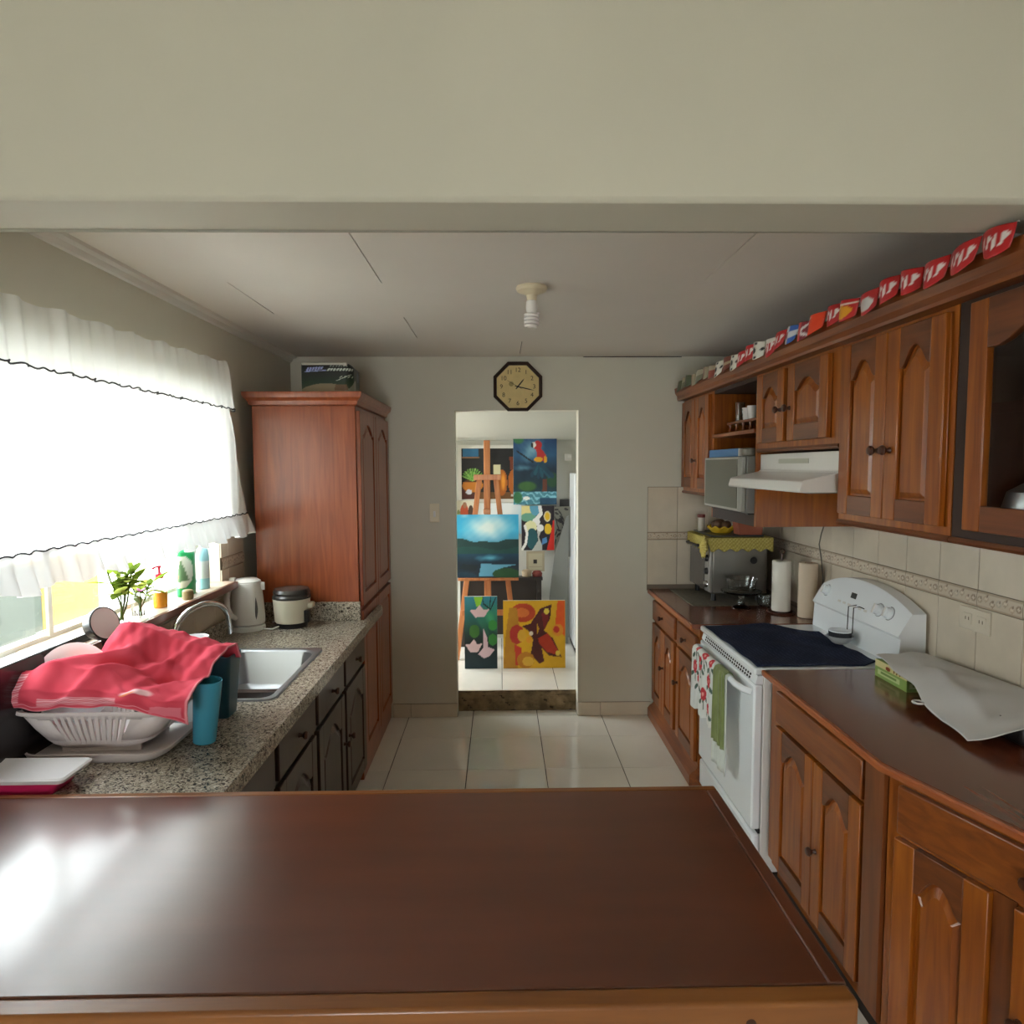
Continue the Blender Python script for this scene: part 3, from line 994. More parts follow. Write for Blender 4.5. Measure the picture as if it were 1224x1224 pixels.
# towels over the oven handle
def in_poly(U, V, pts):
    ins = np.zeros(U.shape, bool)
    n = len(pts)
    for i in range(n):
        x1, y1 = pts[i]
        x2, y2 = pts[(i+1) % n]
        if y1 == y2: continue
        c = ((y1 > V) != (y2 > V)) & (U < (x2-x1)*(V-y1)/(y2-y1)+x1)
        ins ^= c
    return ins
def ell(img, U, V, cx, cy, rx, ry, col, ang=0.0, soft=0.0):
    c, s_ = math.cos(ang), math.sin(ang)
    du, dv = U-cx, V-cy
    d = ((du*c+dv*s_)/rx)**2+((-du*s_+dv*c)/ry)**2
    if soft:
        a = np.clip((1-d)/soft, 0, 1)[..., None]
        img[:] = img*(1-a)+np.array(col)*a
    else: img[d < 1] = col
def poly(img, U, V, pts, col): img[in_poly(U, V, pts)] = col
def stroke(img, U, V, pts, w, col):
    for (x1, y1), (x2, y2) in zip(pts[:-1], pts[1:]):
        dx, dy = x2-x1, y2-y1
        L = dx*dx+dy*dy+1e-9
        t = np.clip(((U-x1)*dx+(V-y1)*dy)/L, 0, 1)
        d = np.hypot(U-x1-t*dx, V-y1-t*dy)
        img[d < w] = col
def grad(U, V, stops):
    vs_ = np.array([s_[0] for s_ in stops])
    cs = np.array([s_[1] for s_ in stops])
    return np.stack([np.interp(V, vs_, cs[:, k]) for k in range(3)], -1)
def flower_col(U, V):
    img = np.zeros(U.shape+(3,))
    img[:] = (0.90, 0.91, 0.90)
    W = V
    fl_ = [(0.16, 0.62, 0.07, 0.10), (0.42, 0.74, 0.08, 0.10), (0.56, 0.88, 0.10, 0.05), (0.80, 0.60, 0.09, 0.09), (0.55, 0.34, 0.09, 0.09), (0.20, 0.9, 0.05, 0.05), (0.86, 0.86, 0.07, 0.06), (0.30, 0.46, 0.06, 0.07), (0.78, 0.22, 0.06, 0.07)]
    for i, (cx, cy, rx, ry) in enumerate(fl_):
        stroke(img, U, W, [(cx, cy), (cx+0.02, cy-0.2)], 0.012, (0.35, 0.42, 0.36))
        ell(img, U, W, cx-0.09, cy-0.12, 0.06, 0.03, (0.36, 0.44, 0.40), 0.7)
        ell(img, U, W, cx+0.10, cy-0.09, 0.06, 0.03, (0.36, 0.44, 0.40), -0.6)
        for k in range(5):
            a = k*1.257+i
            ell(img, U, W, cx+0.5*rx*math.cos(a), cy+0.5*ry*math.sin(a), rx*0.55, ry*0.55, (0.80, 0.27, 0.30))
        ell(img, U, W, cx, cy, rx*0.3, ry*0.3, (0.93, 0.66, 0.62))
    return img
def hang(y0, y1, ztop, zbot, xoff, wave, seed, scallop=0.0):
    # a towel folded over the handle: back part behind, front part hanging free; v 0 bottom of front, 1 over the top to the back
    r_ = 0.0155+xoff
    def fn(u, v):
        y = y1+(y0-y1)*u         # u from far to near: left to right as seen
        w = math.sin(u*wave+seed)*0.006+math.sin(u*wave*2.3+seed)*0.003
        if v < 0.84:
            t = v/0.84
            z = zbot+(0.778-zbot)*t - scallop*abs(math.sin(u*9+seed))*(1-t)
            x = 0.990-r_-w*(1-t*0.6)
            yy = y+(y-(y0+y1)/2)*0.05*(1-t)
        else:
            a = math.pi*(v-0.84)/0.16
            x = 0.990-r_*math.cos(a)
            z = 0.778+r_*math.sin(a)
            yy = y
        return (x, yy, z)
    return fn
tm_ = M()
tm_.grid(60, 70, hang(2.905, 3.235, 0.79, 0.50, 0.004, 16, 0.5, 0.02), flower_col)
tag(tm_.build('dish_towel', cloth_v, org=(0.98, 3.1, 0.78), thick=0.0025), 'white dish towel printed with red flowers hanging on the oven handle', 'towel')
wt = mat('white_towel', (214, 220, 212), 0.95, sheen=0.2)
tm_ = M()
tm_.grid(24, 24, hang(2.745, 2.9, 0.79, 0.345, 0.001, 12, 1.3))
tag(tm_.build('dish_towel', wt, org=(0.98, 2.82, 0.78), thick=0.003), 'long plain white towel hanging behind the green one on the oven', 'towel')
gm = mat('green_towel', (126, 138, 84), 0.95, vary=0.15, vscale=14, sheen=0.2)
tm_ = M()
tm_.grid(24, 24, hang(2.765, 2.895, 0.79, 0.455, 0.007, 21, 2.0))
tag(tm_.build('dish_towel', gm, org=(0.98, 2.84, 0.78), thick=0.003), 'olive green dish towel hanging beside the flowered towel', 'towel')

# stacked bowls with a wire handle on the stove
bo = thing('milk_pot', 'small dark rimmed pot with tall wire loop handle on the stove', 'pot', (1.56, 2.93, 0.8815))
m = M()
m.lathe([(0.026, 0.0), (0.034, 0.004), (0.052, 0.022), (0.058, 0.036), (0.056, 0.037), (0.046, 0.024), (0.0, 0.008)], (1.56, 2.93, 0.8815), 28)
m.build('bowl', mat('grey_ceramic', (176, 178, 178), 0.3), bo)
m = M()
m.lathe([(0.045, 0.018), (0.048, 0.036), (0.050, 0.056), (0.047, 0.057), (0.044, 0.038), (0.0, 0.035)], (1.56, 2.93, 0.8815), 28)
m.build('inner_pot', mat('dark_enamel', (52, 54, 58), 0.25), bo)
m = M()
m.lathe([(0.046, 0.056), (0.050, 0.057), (0.049, 0.061), (0.046, 0.06)], (1.56, 2.93, 0.8815), 28)
m.build('rim', enamel_m, bo)
m = M()
p_ = [(1.595, 2.892, 0.935), (1.597, 2.89, 1.055), (1.615, 2.875, 1.062), (1.63, 2.862, 1.055)]
m.tube(p_, 0.0022, 6)
m.tube([(1.600, 2.945, 0.93), (1.602, 2.943, 1.05), (1.618, 2.905, 1.063)], 0.0022, 6)
m.build('wire_handle', dark_m, bo)

# ------------------------------------------------------------------ range hood
HX = 1.205
hd = thing('range_hood', 'white range hood under the wall cabinets above the stove', 'hood', (1.45, 2.72, 1.65))
H0, H1 = 2.345, 3.085
m = M()
m.prism([(1.72, 1.60), (1.085, 1.60), (1.082, 1.606), (1.092, 1.640), (1.10, 1.645), (1.225, 1.672), (1.235, 1.68), (1.235, 1.752), (1.72, 1.752)], H0, H1, 'y')
m.build('shell', enamel2_m, hd, bevel=0.003, smooth=20)
M().box(1.2335, 1.2355, 2.60, 2.88, 1.708, 1.728).build('control_plate', mat('hood_grey', (176, 176, 160), 0.5), hd)
M().box(1.15, 1.65, H0+0.06, H1-0.06, 1.594, 1.601).build('filter', steel_m, hd)
# wooden panel on the wall behind the hood
M_ = M().box(1.715, 1.747, 2.33, 3.10, 1.43, 1.598)
tag(M_.build('wall_panel', wood_v, org=(1.73, 2.7, 1.5), bevel=0.003), 'brown wooden panel on the tiles under the range hood', 'panel')

# ------------------------------------------------------------------ wall cabinets
UX = 1.222
Z0, Z1 = 1.50, 2.125
def upper(label, y0, y1, z0, doors, knobs, inside=False, glassdoor=False):
    t = thing('wall_cabinet', label, 'cabinet', (1.5, (y0+y1)/2, z0))
    if not glassdoor:
        M().box(UX, 1.74, y0+0.001, y1-0.001, z0, Z1).build('carcass', wood_v, t)
    else:
        m = M()
        m.box(UX, 1.74, y0+0.001, y0+0.03, z0, Z1)
        m.box(UX, 1.74, y1-0.06, y1-0.001, z0, Z1)
        m.box(UX, 1.74, y0+0.03, y1-0.06, z0, z0+0.03)
        m.box(UX, 1.74, y0+0.03, y1-0.06, Z1-0.02, Z1)
        m.box(1.72, 1.74, y0+0.03, y1-0.06, z0+0.03, Z1-0.02)
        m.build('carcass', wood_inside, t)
    lm = M()
    lm.prism([(1.74, z0-0.012), (UX-0.004, z0-0.012), (UX-0.010, z0-0.004), (UX-0.006, z0+0.006), (1.74, z0+0.006)], y0+0.0005, y1-0.0005, 'y')
    lm.build('bottom_rail', wood_rail, t, smooth=0)
    for (a, b), k in zip(doors, knobs):
        T = frame((UX, a, z0+0.03), (0, 1, 0), (-1, 0, 0))
        door(t, T, b-a, Z1-z0-0.045, wood_v, knob=k, arch=0.06 if z0 < 1.6 else 0.045, glass=glass_m if glassdoor else False)
    return t
upper('narrow double door wall cabinet in the far corner by the back wall', 3.752, 4.34, 1.53, [(3.775, 4.035), (4.045, 4.32)], [(0.235, 0.17), None])
upper('wooden wall cabinet with two short doors over the range hood', 2.335, 3.088, 1.772, [(2.40, 2.735), (2.775, 3.06)], [(0.31, 0.135), (0.025, 0.135)])
upper('tall double door wall cabinet between the hood and the glass door', 1.742, 2.333, 1.50, [(1.765, 2.03), (2.034, 2.305)], [(0.235, 0.215), (0.03, 0.215)])
upper('wall cabinet with an arched glass door at the right edge', 1.02, 1.740, 1.50, [(1.08, 1.675)], [None], glassdoor=glass_m)
# open niche with a shelf
nc = thing('shelf_unit', 'open wooden wall niche holding the microwave and a glass shelf', 'shelf', (1.5, 3.42, 1.5))
NY0, NY1 = 3.09, 3.75
M().box(UX, 1.74, NY0, NY0+0.025, 1.405, Z1).build('side_panel', wood_v, nc)
M().box(UX, 1.74, NY1-0.02, NY1, 1.405, Z1).build('side_panel', wood_v, nc)
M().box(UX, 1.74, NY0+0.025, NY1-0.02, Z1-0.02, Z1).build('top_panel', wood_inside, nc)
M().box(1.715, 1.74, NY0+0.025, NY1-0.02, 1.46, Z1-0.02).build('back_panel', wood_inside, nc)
M().box(UX-0.01, 1.715, NY0+0.025, NY1-0.02, 1.855, 1.876).build('shelf', wood_y, nc, bevel=0.003)
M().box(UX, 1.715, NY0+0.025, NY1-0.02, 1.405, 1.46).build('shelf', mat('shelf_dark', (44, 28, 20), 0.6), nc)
# little gallery tray with cups
gy = thing('gallery_rack', 'small wooden railed rack standing on the niche shelf', 'rack', (1.38, 3.36, 1.876))
M().box(1.27, 1.52, 3.13, 3.66, 1.925, 1.938).build('tray', wood_y, gy, bevel=0.002)
for i in range(6):
    m = M()
    m.lathe([(0.012, 0), (0.006, 0.006), (0.011, 0.018), (0.006, 0.032), (0.010, 0.046), (0.010, 0.049)], (1.285, 3.15+i*0.098, 1.876), 10)
    m.build('spindle', wood_y, gy)
for i in (0, 5):
    m = M()
    m.lathe([(0.012, 0), (0.006, 0.006), (0.011, 0.018), (0.006, 0.032), (0.010, 0.046), (0.010, 0.049)], (1.50, 3.15+i*0.098, 1.876), 10)
    m.build('spindle', wood_y, gy)
cupw = mat('cup_white', (206, 200, 196), 0.25)
cupp = mat('cup_pink', (176, 92, 92), 0.35)
def cup(y, h, r_, mt, label, name='tumbler'):
    m = M()
    m.lathe([(r_*0.8, 0), (r_, h), (r_*0.9, h), (r_*0.72, 0.006), (0, 0.006)], (1.31, y, 1.938), 18)
    o = m.build(name, mt, org=(1.31, y, 1.938))
    tag(o, label, 'cup')
    return o
cup(3.57, 0.105, 0.026, tglass_m, 'clear glass tumbler farthest along the railed rack')
cup(3.455, 0.065, 0.03, cupw, 'white cup with a dark mark on the railed rack')
cup(3.385, 0.07, 0.03, cupw, 'plain white cup beside the marked cup on the railed rack')
cup(3.265, 0.115, 0.032, tglass_m, 'tall clear glass tumbler in the middle of the railed rack')
cup(3.185, 0.085, 0.034, cupp, 'dusty pink cup at the near end of the railed rack')
m = M()
m.tube([(1.282, 3.45, 1.99), (1.2805, 3.46, 1.997), (1.281, 3.468, 1.985), (1.282, 3.455, 1.965), (1.281, 3.47, 1.963)], 0.002, 6)
m.build('printed_mark', dark_m, bpy.data.objects['tumbler.001'])
cb = thing('jar', 'brown jar at the back of the niche shelf', 'jar', (1.62, 3.4, 1.876))
m = M()
m.lathe([(0.06, 0), (0.065, 0.02), (0.065, 0.13), (0.05, 0.15)], (1.62, 3.4, 1.876), 18)
m.build('body', mat('brown_glaze', (66, 44, 28), 0.4), cb)
m = M()
m.lathe([(0.052, 0.15), (0.052, 0.165), (0.012, 0.172), (0.01, 0.19), (0, 0.192)], (1.62, 3.4, 1.876), 18)
m.build('lid', mat('brown_glaze', (66, 44, 28), 0.4), cb)

# microwave
mw = thing('microwave', 'grey microwave oven in the niche beside the hood', 'microwave', (1.4, 3.4, 1.46))
MY0, MY1 = 3.125, 3.715
M().box(1.185, 1.66, MY0, MY1, 1.468, 1.745).build('body', mat('microwave_grey', (120, 120, 116), 0.4), mw, bevel=0.005)
M().box(1.168, 1.184, MY0+0.055, MY1, 1.475, 1.742).build('door', mat('microwave_door', (176, 176, 168), 0.35), mw, bevel=0.003)
M().box(1.1655, 1.168, MY0+0.075, MY1-0.02, 1.487, 1.732).build('window', mat('microwave_window', (98, 98, 86), 0.35), mw)
M().box(1.160, 1.184, MY0, MY0+0.052, 1.475, 1.742).build('control_panel', mat('microwave_panel', (150, 150, 144), 0.35), mw, bevel=0.006)
for y in (MY0+0.04, MY1-0.04):
    for x in (1.22, 1.62):
        M().box(x-0.015, x+0.015, y-0.015, y+0.015, 1.4605, 1.468).build('foot', black_m, mw)
# foil box on top
fb = thing('foil_box', 'long blue cling film box on top of the microwave', 'box', (1.22, 3.46, 1.745))
M().box(1.19, 1.24, 3.26, 3.71, 1.7455, 1.786).build('box', mat('blue_card', (52, 112, 164), 0.4), fb, bevel=0.002)
M().box(1.191, 1.239, 3.245, 3.26, 1.7465, 1.785).build('end_flap', mat('white_card', (214, 210, 204), 0.5), fb)
m = M()
m.lathe([(0.03, 0), (0.036, 0.006), (0.036, 0.034), (0.028, 0.04), (0, 0.041)], (1.22, 3.185, 1.7455), 18)
tag(m.build('tin', mat('grey_tin', (120, 116, 102), 0.45), org=(1.22, 3.185, 1.7455)), 'small round grey tin beside the blue box on the microwave', 'tin')
# things behind the glass door
pt = thing('steel_pot', 'steel pot standing behind the glass cabinet door', 'pot', (1.35, 1.575, 1.53))
m = M()
m.lathe([(0.085, 0), (0.095, 0.01), (0.098, 0.06), (0.088, 0.10), (0.05, 0.125), (0.03, 0.13)], (1.35, 1.575, 1.531), 28)
m.build('body', steel_m, pt)
m = M()
m.lathe([(0.03, 0.13), (0.032, 0.135), (0.01, 0.14), (0.012, 0.155), (0, 0.158)], (1.35, 1.575, 1.531), 20)
m.build('lid', steel_m, pt)
# crown moulding over all the wall cabinets
cm = M()
cprof = [(UX+0.02, 2.126), (UX-0.045, 2.126), (UX-0.05, 2.135), (UX-0.05, 2.155), (UX-0.064, 2.175), (UX-0.068, 2.205), (UX-0.06, 2.21), (UX+0.02, 2.21)]
cm.prism(cprof, 1.02, 4.34, 'y')
cw = thing('crown_moulding', 'brown wooden crown moulding running along the tops of the wall cabinets', 'moulding', (1.3, 2.7, 2.126))
cm.build('front_board', wood_y, cw, smooth=20)
M().box(UX+0.02, 1.74, 1.02, 4.34, 2.126, 2.14).build('top_board', wood_y, cw)

# ------------------------------------------------------------------ bunting
bu = thing('bunting', 'string of little red and flag coloured pennants along the cabinet tops', 'bunting', (1.15, 2.9, 2.21))
bx = UX-0.075
pat = ['redw', 'redw', 'redw', 'red2', 'redw', 'oval_w', 'oval_y', 'redw', 'orange', 'cross', 'blue', 'redw', 'words', 'ball', 'redw', 'redw', 'ball', 'brown', 'ball', 'redgrey', 'grey', 'greyd', 'grey', 'dark', 'greyd', 'dark']
def penn_col(kind):
    def fn(U, V):
        img = np.zeros(U.shape+(3,))
        red = (0.72, 0.13, 0.14)
        img[:] = red
        if kind in ('redw', 'red2', 'words'):
            for k in range(4):
                stroke(img, U, V, [(0.16+0.2*k, 0.30+0.04*(k % 2)), (0.22+0.2*k, 0.72)], 0.045, (0.90, 0.86, 0.84))
                if k % 2: stroke(img, U, V, [(0.2+0.2*k, 0.5), (0.29+0.2*k, 0.62)], 0.035, (0.90, 0.86, 0.84))
        if kind == 'words': img[(V > 0.72)] = (0.86, 0.84, 0.8)
        if kind == 'oval_w': ell(img, U, V, 0.5, 0.45, 0.36, 0.3, (0.78, 0.77, 0.75))
        if kind == 'oval_y': ell(img, U, V, 0.5, 0.42, 0.36, 0.3, (0.86, 0.60, 0.12)); img[(V > 0.76) & (V < 0.82)] = (0.9, 0.85, 0.8)
        if kind == 'orange':
            img[U > 0.35] = (0.84, 0.24, 0.10)
            stroke(img, U, V, [(0.1, 0.75), (0.5, 0.85)], 0.05, (0.9, 0.85, 0.82))
        if kind == 'cross':
            img[:] = (0.52, 0.16, 0.22)
            stroke(img, U, V, [(0, 0.1), (1, 0.9)], 0.07, (0.88, 0.86, 0.86))
            stroke(img, U, V, [(0, 0.9), (1, 0.1)], 0.07, (0.88, 0.86, 0.86))
            stroke(img, U, V, [(0.5, 0), (0.5, 1)], 0.09, (0.8, 0.3, 0.3))
        if kind == 'blue':
            img[:] = (0.84, 0.84, 0.86)
            img[(U > 0.55) & ((V < 0.33) | (V > 0.66))] = (0.25, 0.42, 0.74)
            img[(U < 0.45) & (V > 0.3) & (V < 0.7)] = (0.72, 0.32, 0.30)
        if kind == 'ball':
            img[:] = (0.84, 0.83, 0.78)
            ell(img, U, V, 0.5, 0.5, 0.16, 0.16, (0.08, 0.08, 0.08))
            for a in range(5): ell(img, U, V, 0.5+0.42*math.cos(a*1.257), 0.5+0.42*math.sin(a*1.257), 0.09, 0.09, (0.1, 0.1, 0.1))
        if kind == 'brown': img[:] = (0.46, 0.24, 0.18); img[(V > 0.4) & (V < 0.6)] = (0.7, 0.62, 0.5)
        if kind == 'redgrey': img[:] = (0.56, 0.28, 0.22); img[V > 0.6] = (0.66, 0.62, 0.54)
        if kind == 'grey': img[:] = (0.58, 0.55, 0.46); img[(U > 0.3) & (U < 0.6)] = (0.46, 0.30, 0.22)
        if kind == 'greyd': img[:] = (0.42, 0.42, 0.34); img[V > 0.55] = (0.62, 0.60, 0.52)
        if kind == 'dark': img[:] = (0.20, 0.20, 0.16); img[U > 0.6] = (0.30, 0.34, 0.24)
        return img
    return fn
string_pts = []
rnd = random.Random(7)
for i in range(27):
    y = 1.46+i*0.105
    string_pts.append((bx, y, 2.236+0.006*math.sin(i*1.9)))
sm_ = M()
sm_.tube(string_pts, 0.0018, 6)
sm_.build('string', mat('string_white', (200, 196, 190), 0.8), bu)
for i, kind in enumerate(pat):
    y0, y1 = 1.463+i*0.105, 1.463+i*0.105+0.102
    tw = rnd.uniform(-0.5, 0.5)
    hh = 0.070 if kind not in ('words', 'ball') else 0.078
    bow = rnd.uniform(0.014, 0.034)
    m = M()
    def pf(u, v, y0=y0, y1=y1, tw=tw, bow=bow, hh=hh, i=i):
        # u from far to near (left to right as seen from the room)
        yy = y1+(y0-y1)*u
        ztop = 2.2355+0.006*math.sin((i+1-u)*1.9)
        narrow = 1-0.22*(1-v)**2
        yc = (y0+y1)/2
        x = bx-0.002-bow*math.sin(math.pi*u)-(1-v)*0.008*(1+tw)
        return (x, yc+(yy-yc)*narrow+tw*0.01*(1-v), ztop-hh*(1-v)*(1-0.25*abs(2*u-1)**2))
    m.grid(18, 14, pf, penn_col(kind))
    m.build('pennant', print_v, bu, thick=0.001)

# ------------------------------------------------------------------ wall clock, lamp, switch, sockets
ck = thing('wall_clock', 'octagonal dark framed wall clock over the doorway', 'clock', (0.118, YB, 2.22))
def octa(r_):
    return [(0.118+r_*math.cos(R(22.5+45*i)), 2.222+r_*math.sin(R(22.5+45*i))) for i in range(8)]
m = M()
ap = 0.160/math.cos(R(22.5))
ls = [[(x, YB-0.001, z) for x, z in octa(ap)], [(x, YB-0.030, z) for x, z in octa(ap)], [(x, YB-0.034, z) for x, z in octa(ap*0.95)], [(x, YB-0.026, z) for x, z in octa(ap*0.87)], [(x, YB-0.012, z) for x, z in octa(ap*0.86)]]
loops(m, ls)
m.build('frame', mat('clock_frame', (50, 34, 26), 0.4), ck, smooth=0)
m = M()
m.prism(octa(ap*0.865), YB-0.016, YB-0.008, 'y')
m.build('dial', mat('clock_dial', (214, 190, 128), 0.5, vary=0.06, vscale=20), ck, smooth=0)
ink = mat('clock_ink', (52, 42, 28), 0.6)
def text(name, body, loc, size, mt, parent, rot=(math.pi/2, 0, 0)):
    cu = bpy.data.curves.new(name, 'FONT')
    cu.body = body
    cu.size = size
    cu.align_x, cu.align_y = 'CENTER', 'CENTER'
    cu.extrude = 0.0006
    cu.materials.append(mt)
    tmp = bpy.data.objects.new(name+'_curve', cu)
    C.objects.link(tmp)
    bpy.context.view_layer.update()
    me = bpy.data.meshes.new_from_object(tmp.evaluated_get(bpy.context.evaluated_depsgraph_get()))
    bpy.data.objects.remove(tmp)
    o = bpy.data.objects.new(name, me)
    C.objects.link(o)
    o.parent = parent
    o.location = Vector(loc)-Vector(ORG[parent.name])
    o.rotation_euler = rot
    return o
for n_ in range(1, 13):
    a = R(90-30*n_)
    rr_ = 0.108
    text('numeral', str(n_), (0.118+rr_*math.cos(a), YB-0.0168, 2.222+rr_*math.sin(a)), 0.040, ink, ck)
def hand(deg, L, w, mt, y, tail=0.02):
    a = R(deg)
    d = Vector((math.sin(a), 0, math.cos(a)))
    n = Vector((d.z, 0, -d.x))
    c = Vector((0.118, y, 2.222))
    pts = [c-d*tail+n*w*0.6, c+n*w, c+d*L*0.7+n*w*0.9, c+d*L, c+d*L*0.7-n*w*0.9, c-n*w, c-d*tail-n*w*0.6]
    m = M()
    m.add(pts+[p+Vector((0, -0.001, 0)) for p in pts], [tuple(range(7)), tuple(range(13, 6, -1))]+[(i, (i+1) % 7, (i+1) % 7+7, i+7) for i in range(7)])
    m.build('hand', mt, ck, smooth=0)
hand(39, 0.070, 0.0045, ink, YB-0.019)
hand(103, 0.112, 0.0035, ink, YB-0.021)
hand(300, 0.09, 0.0012, ink, YB-0.023, 0.03)
ga = M(Matrix.Translation((0.075, YB-0.0165, 2.24)) @ Matrix.Rotation(math.pi/2, 4, 'X'))
ga.lathe([(0.016, 0), (0.016, 0.0006), (0, 0.0008)], n=16)
ga.build('emblem', mat('clock_emblem', (160, 140, 84), 0.5), ck)
m = M(Matrix.Translation((0.118, YB-0.018, 2.222)) @ Matrix.Rotation(math.pi/2, 4, 'X'))
m.lathe([(0.006, 0), (0.006, 0.006), (0, 0.007)], n=12)
m.build('hub', ink, ck)

lp = thing('ceiling_lamp', 'bare spiral bulb in a cream ceiling lampholder', 'lamp', (0.13, 2.68, ZC))
LX, LY = 0.13, 2.68
m = M()
m.lathe([(0.062, -0.0005), (0.064, -0.008), (0.058, -0.018), (0.034, -0.026), (0.022, -0.034), (0.019, -0.052), (0.017, -0.055)], (LX, LY, ZC), 30)
m.build('lampholder', plastic_c, lp)
m = M()
m.lathe([(0.015, -0.054), (0.022, -0.058), (0.0235, -0.085), (0.021, -0.100), (0.017, -0.104)], (LX, LY, ZC), 22)
m.build('ballast', plastic_w, lp)
m = M()
hel = []
for i in range(90):
    t = i/89
    a = t*2*math.pi*4
    hel.append((LX+0.026*math.cos(a)*(1-0.35*max(0, t-0.85)/0.15), LY+0.026*math.sin(a)*(1-0.35*max(0, t-0.85)/0.15), ZC-0.105-0.055*t))
m.tube(hel, 0.0062, 8)
m.build('spiral_tube', mat('bulb_white', (232, 228, 226), 0.25), lp)

sw = thing('light_switch', 'cream light switch on the wall left of the doorway', 'switch', (-0.44, YB, 1.39))
M().box(-0.472, -0.408, YB-0.007, YB, 1.33, 1.455).build('plate', plastic_c, sw, bevel=0.003)
M().box(-0.447, -0.433, YB-0.013, YB-0.006, 1.365, 1.405).build('toggle', plastic_w, sw, bevel=0.002)
ol = thing('wall_outlet', 'cream double wall outlet on the tiles above the near worktop', 'outlet', (XR, 2.34, 1.13))
M().box(XR-0.0165, XR-0.009, 2.265, 2.42, 1.085, 1.17).build('plate', mat('outlet_beige', (212, 202, 182), 0.4), ol, bevel=0.003)
for y in (2.305, 2.375):
    d = M().box(XR-0.0185, XR-0.016, y-0.022, y+0.022, 1.108, 1.147).build('socket', mat('outlet_beige', (212, 202, 182), 0.4), ol, bevel=0.002)
    for dy in (-0.008, 0.008):
        M().box(XR-0.0192, XR-0.018, y+dy-0.0018, y+dy+0.0018, 1.122, 1.134).build('slot', mat('slot_brown', (120, 108, 88), 0.7), d)
cdm = M()
cdm.tube([(1.735, 3.40, 1.426), (1.733, 3.44, 1.40), (1.733, 3.48, 1.33), (1.733, 3.50, 1.27), (1.731, 3.47, 1.20), (1.733, 3.45, 1.10), (1.734, 3.45, 1.0), (1.735, 3.44, 0.90)], 0.0035, 8)
tag(cdm.build('power_cord', mat('grey_cable', (96, 88, 78), 0.6), org=(1.735, 3.45, 1.2), smooth=60), 'grey cord hanging down the tiles behind the stove', 'cord')

# pack on the cupboard
def pack_col(U, V):
    img = grad(U, V, [(0, (0.42, 0.40, 0.30)), (0.4, (0.10, 0.20, 0.11)), (0.7, (0.04, 0.08, 0.06)), (1, (0.03, 0.05, 0.05))])
    ell(img, U, V, 0.30, 0.0, 0.34, 0.36, (0.56, 0.52, 0.40))
    ell(img, U, V, 0.92, -0.05, 0.28, 0.3, (0.46, 0.46, 0.36))
    poly(img, U, V, [(0.50, 0.0), (0.78, 0.0), (0.78, 0.48), (0.70, 0.46)], (0.58, 0.58, 0.50))
    poly(img, U, V, [(0.40, 0.14), (0.58, 0.14), (0.56, 0.32), (0.42, 0.32)], (0.46, 0.36, 0.24))
    for k in range(6): stroke(img, U, V, [(0.07+0.035*k, 0.74+0.012*k), (0.085+0.035*k, 0.84+0.006*k)], 0.012, (0.62, 0.66, 0.86))
    stroke(img, U, V, [(0.05, 0.72), (0.30, 0.76)], 0.012, (0.62, 0.66, 0.86))
    for k in range(9): stroke(img, U, V, [(0.33+0.038*k, 0.76), (0.345+0.038*k, 0.81)], 0.013, (0.80, 0.82, 0.78))
    for k in range(7): stroke(img, U, V, [(0.36+0.035*k, 0.88), (0.37+0.035*k, 0.91)], 0.008, (0.66, 0.70, 0.66))
    for k in range(4): stroke(img, U, V, [(0.48+0.05*k, 0.54), (0.50+0.05*k, 0.58)], 0.01, (0.70, 0.74, 0.66))
    stroke(img, U, V, [(0.44, 0.45), (0.62, 0.64)], 0.008, (0.75, 0.78, 0.72))
    ell(img, U, V, 0.88, 0.62, 0.07, 0.16, (0.24, 0.34, 0.38))
    img[(U > 0.77) & (U < 0.785)] = (0.03, 0.05, 0.04)
    return img
pk = thing('paper_pack', 'green and white plastic pack of paper rolls on top of the tall cupboard', 'pack', (-0.93, 3.68, 2.09))
m = M()
def packf(u, v):
    # front and rounded right end as one printed wrapper
    x0, x1, y0 = -1.075, -0.80, 3.60
    w = x1-x0
    L = u*(w+0.16)
    r_ = 0.05
    if L < w-r_: x, y = x0+L, y0
    elif L < w-r_+r_*1.57:
        a = (L-(w-r_))/r_
        x, y = x1-r_+r_*math.sin(a), y0+r_-r_*math.cos(a)
    else: x, y = x1, y0+r_+(L-(w-r_+r_*1.57))
    z = 2.0905+0.175*v
    top = max(0.0, v-0.8)/0.2
    sh = 0.04*max(0.0, (u-0.55)/0.45)**2*top**2
    return (x-0.012*(u > 0.5)*top*top*2, y+0.010*top**2, z-sh)
m.grid(90, 60, packf, pack_col)
m.build('wrapper', print_v, pk)
m = M()
m.box(-1.082, -0.83, 3.604, 3.78, 2.0905, 2.271)
m.build('side', mat('pack_white', (190, 188, 176), 0.5), pk, bevel=0.012)

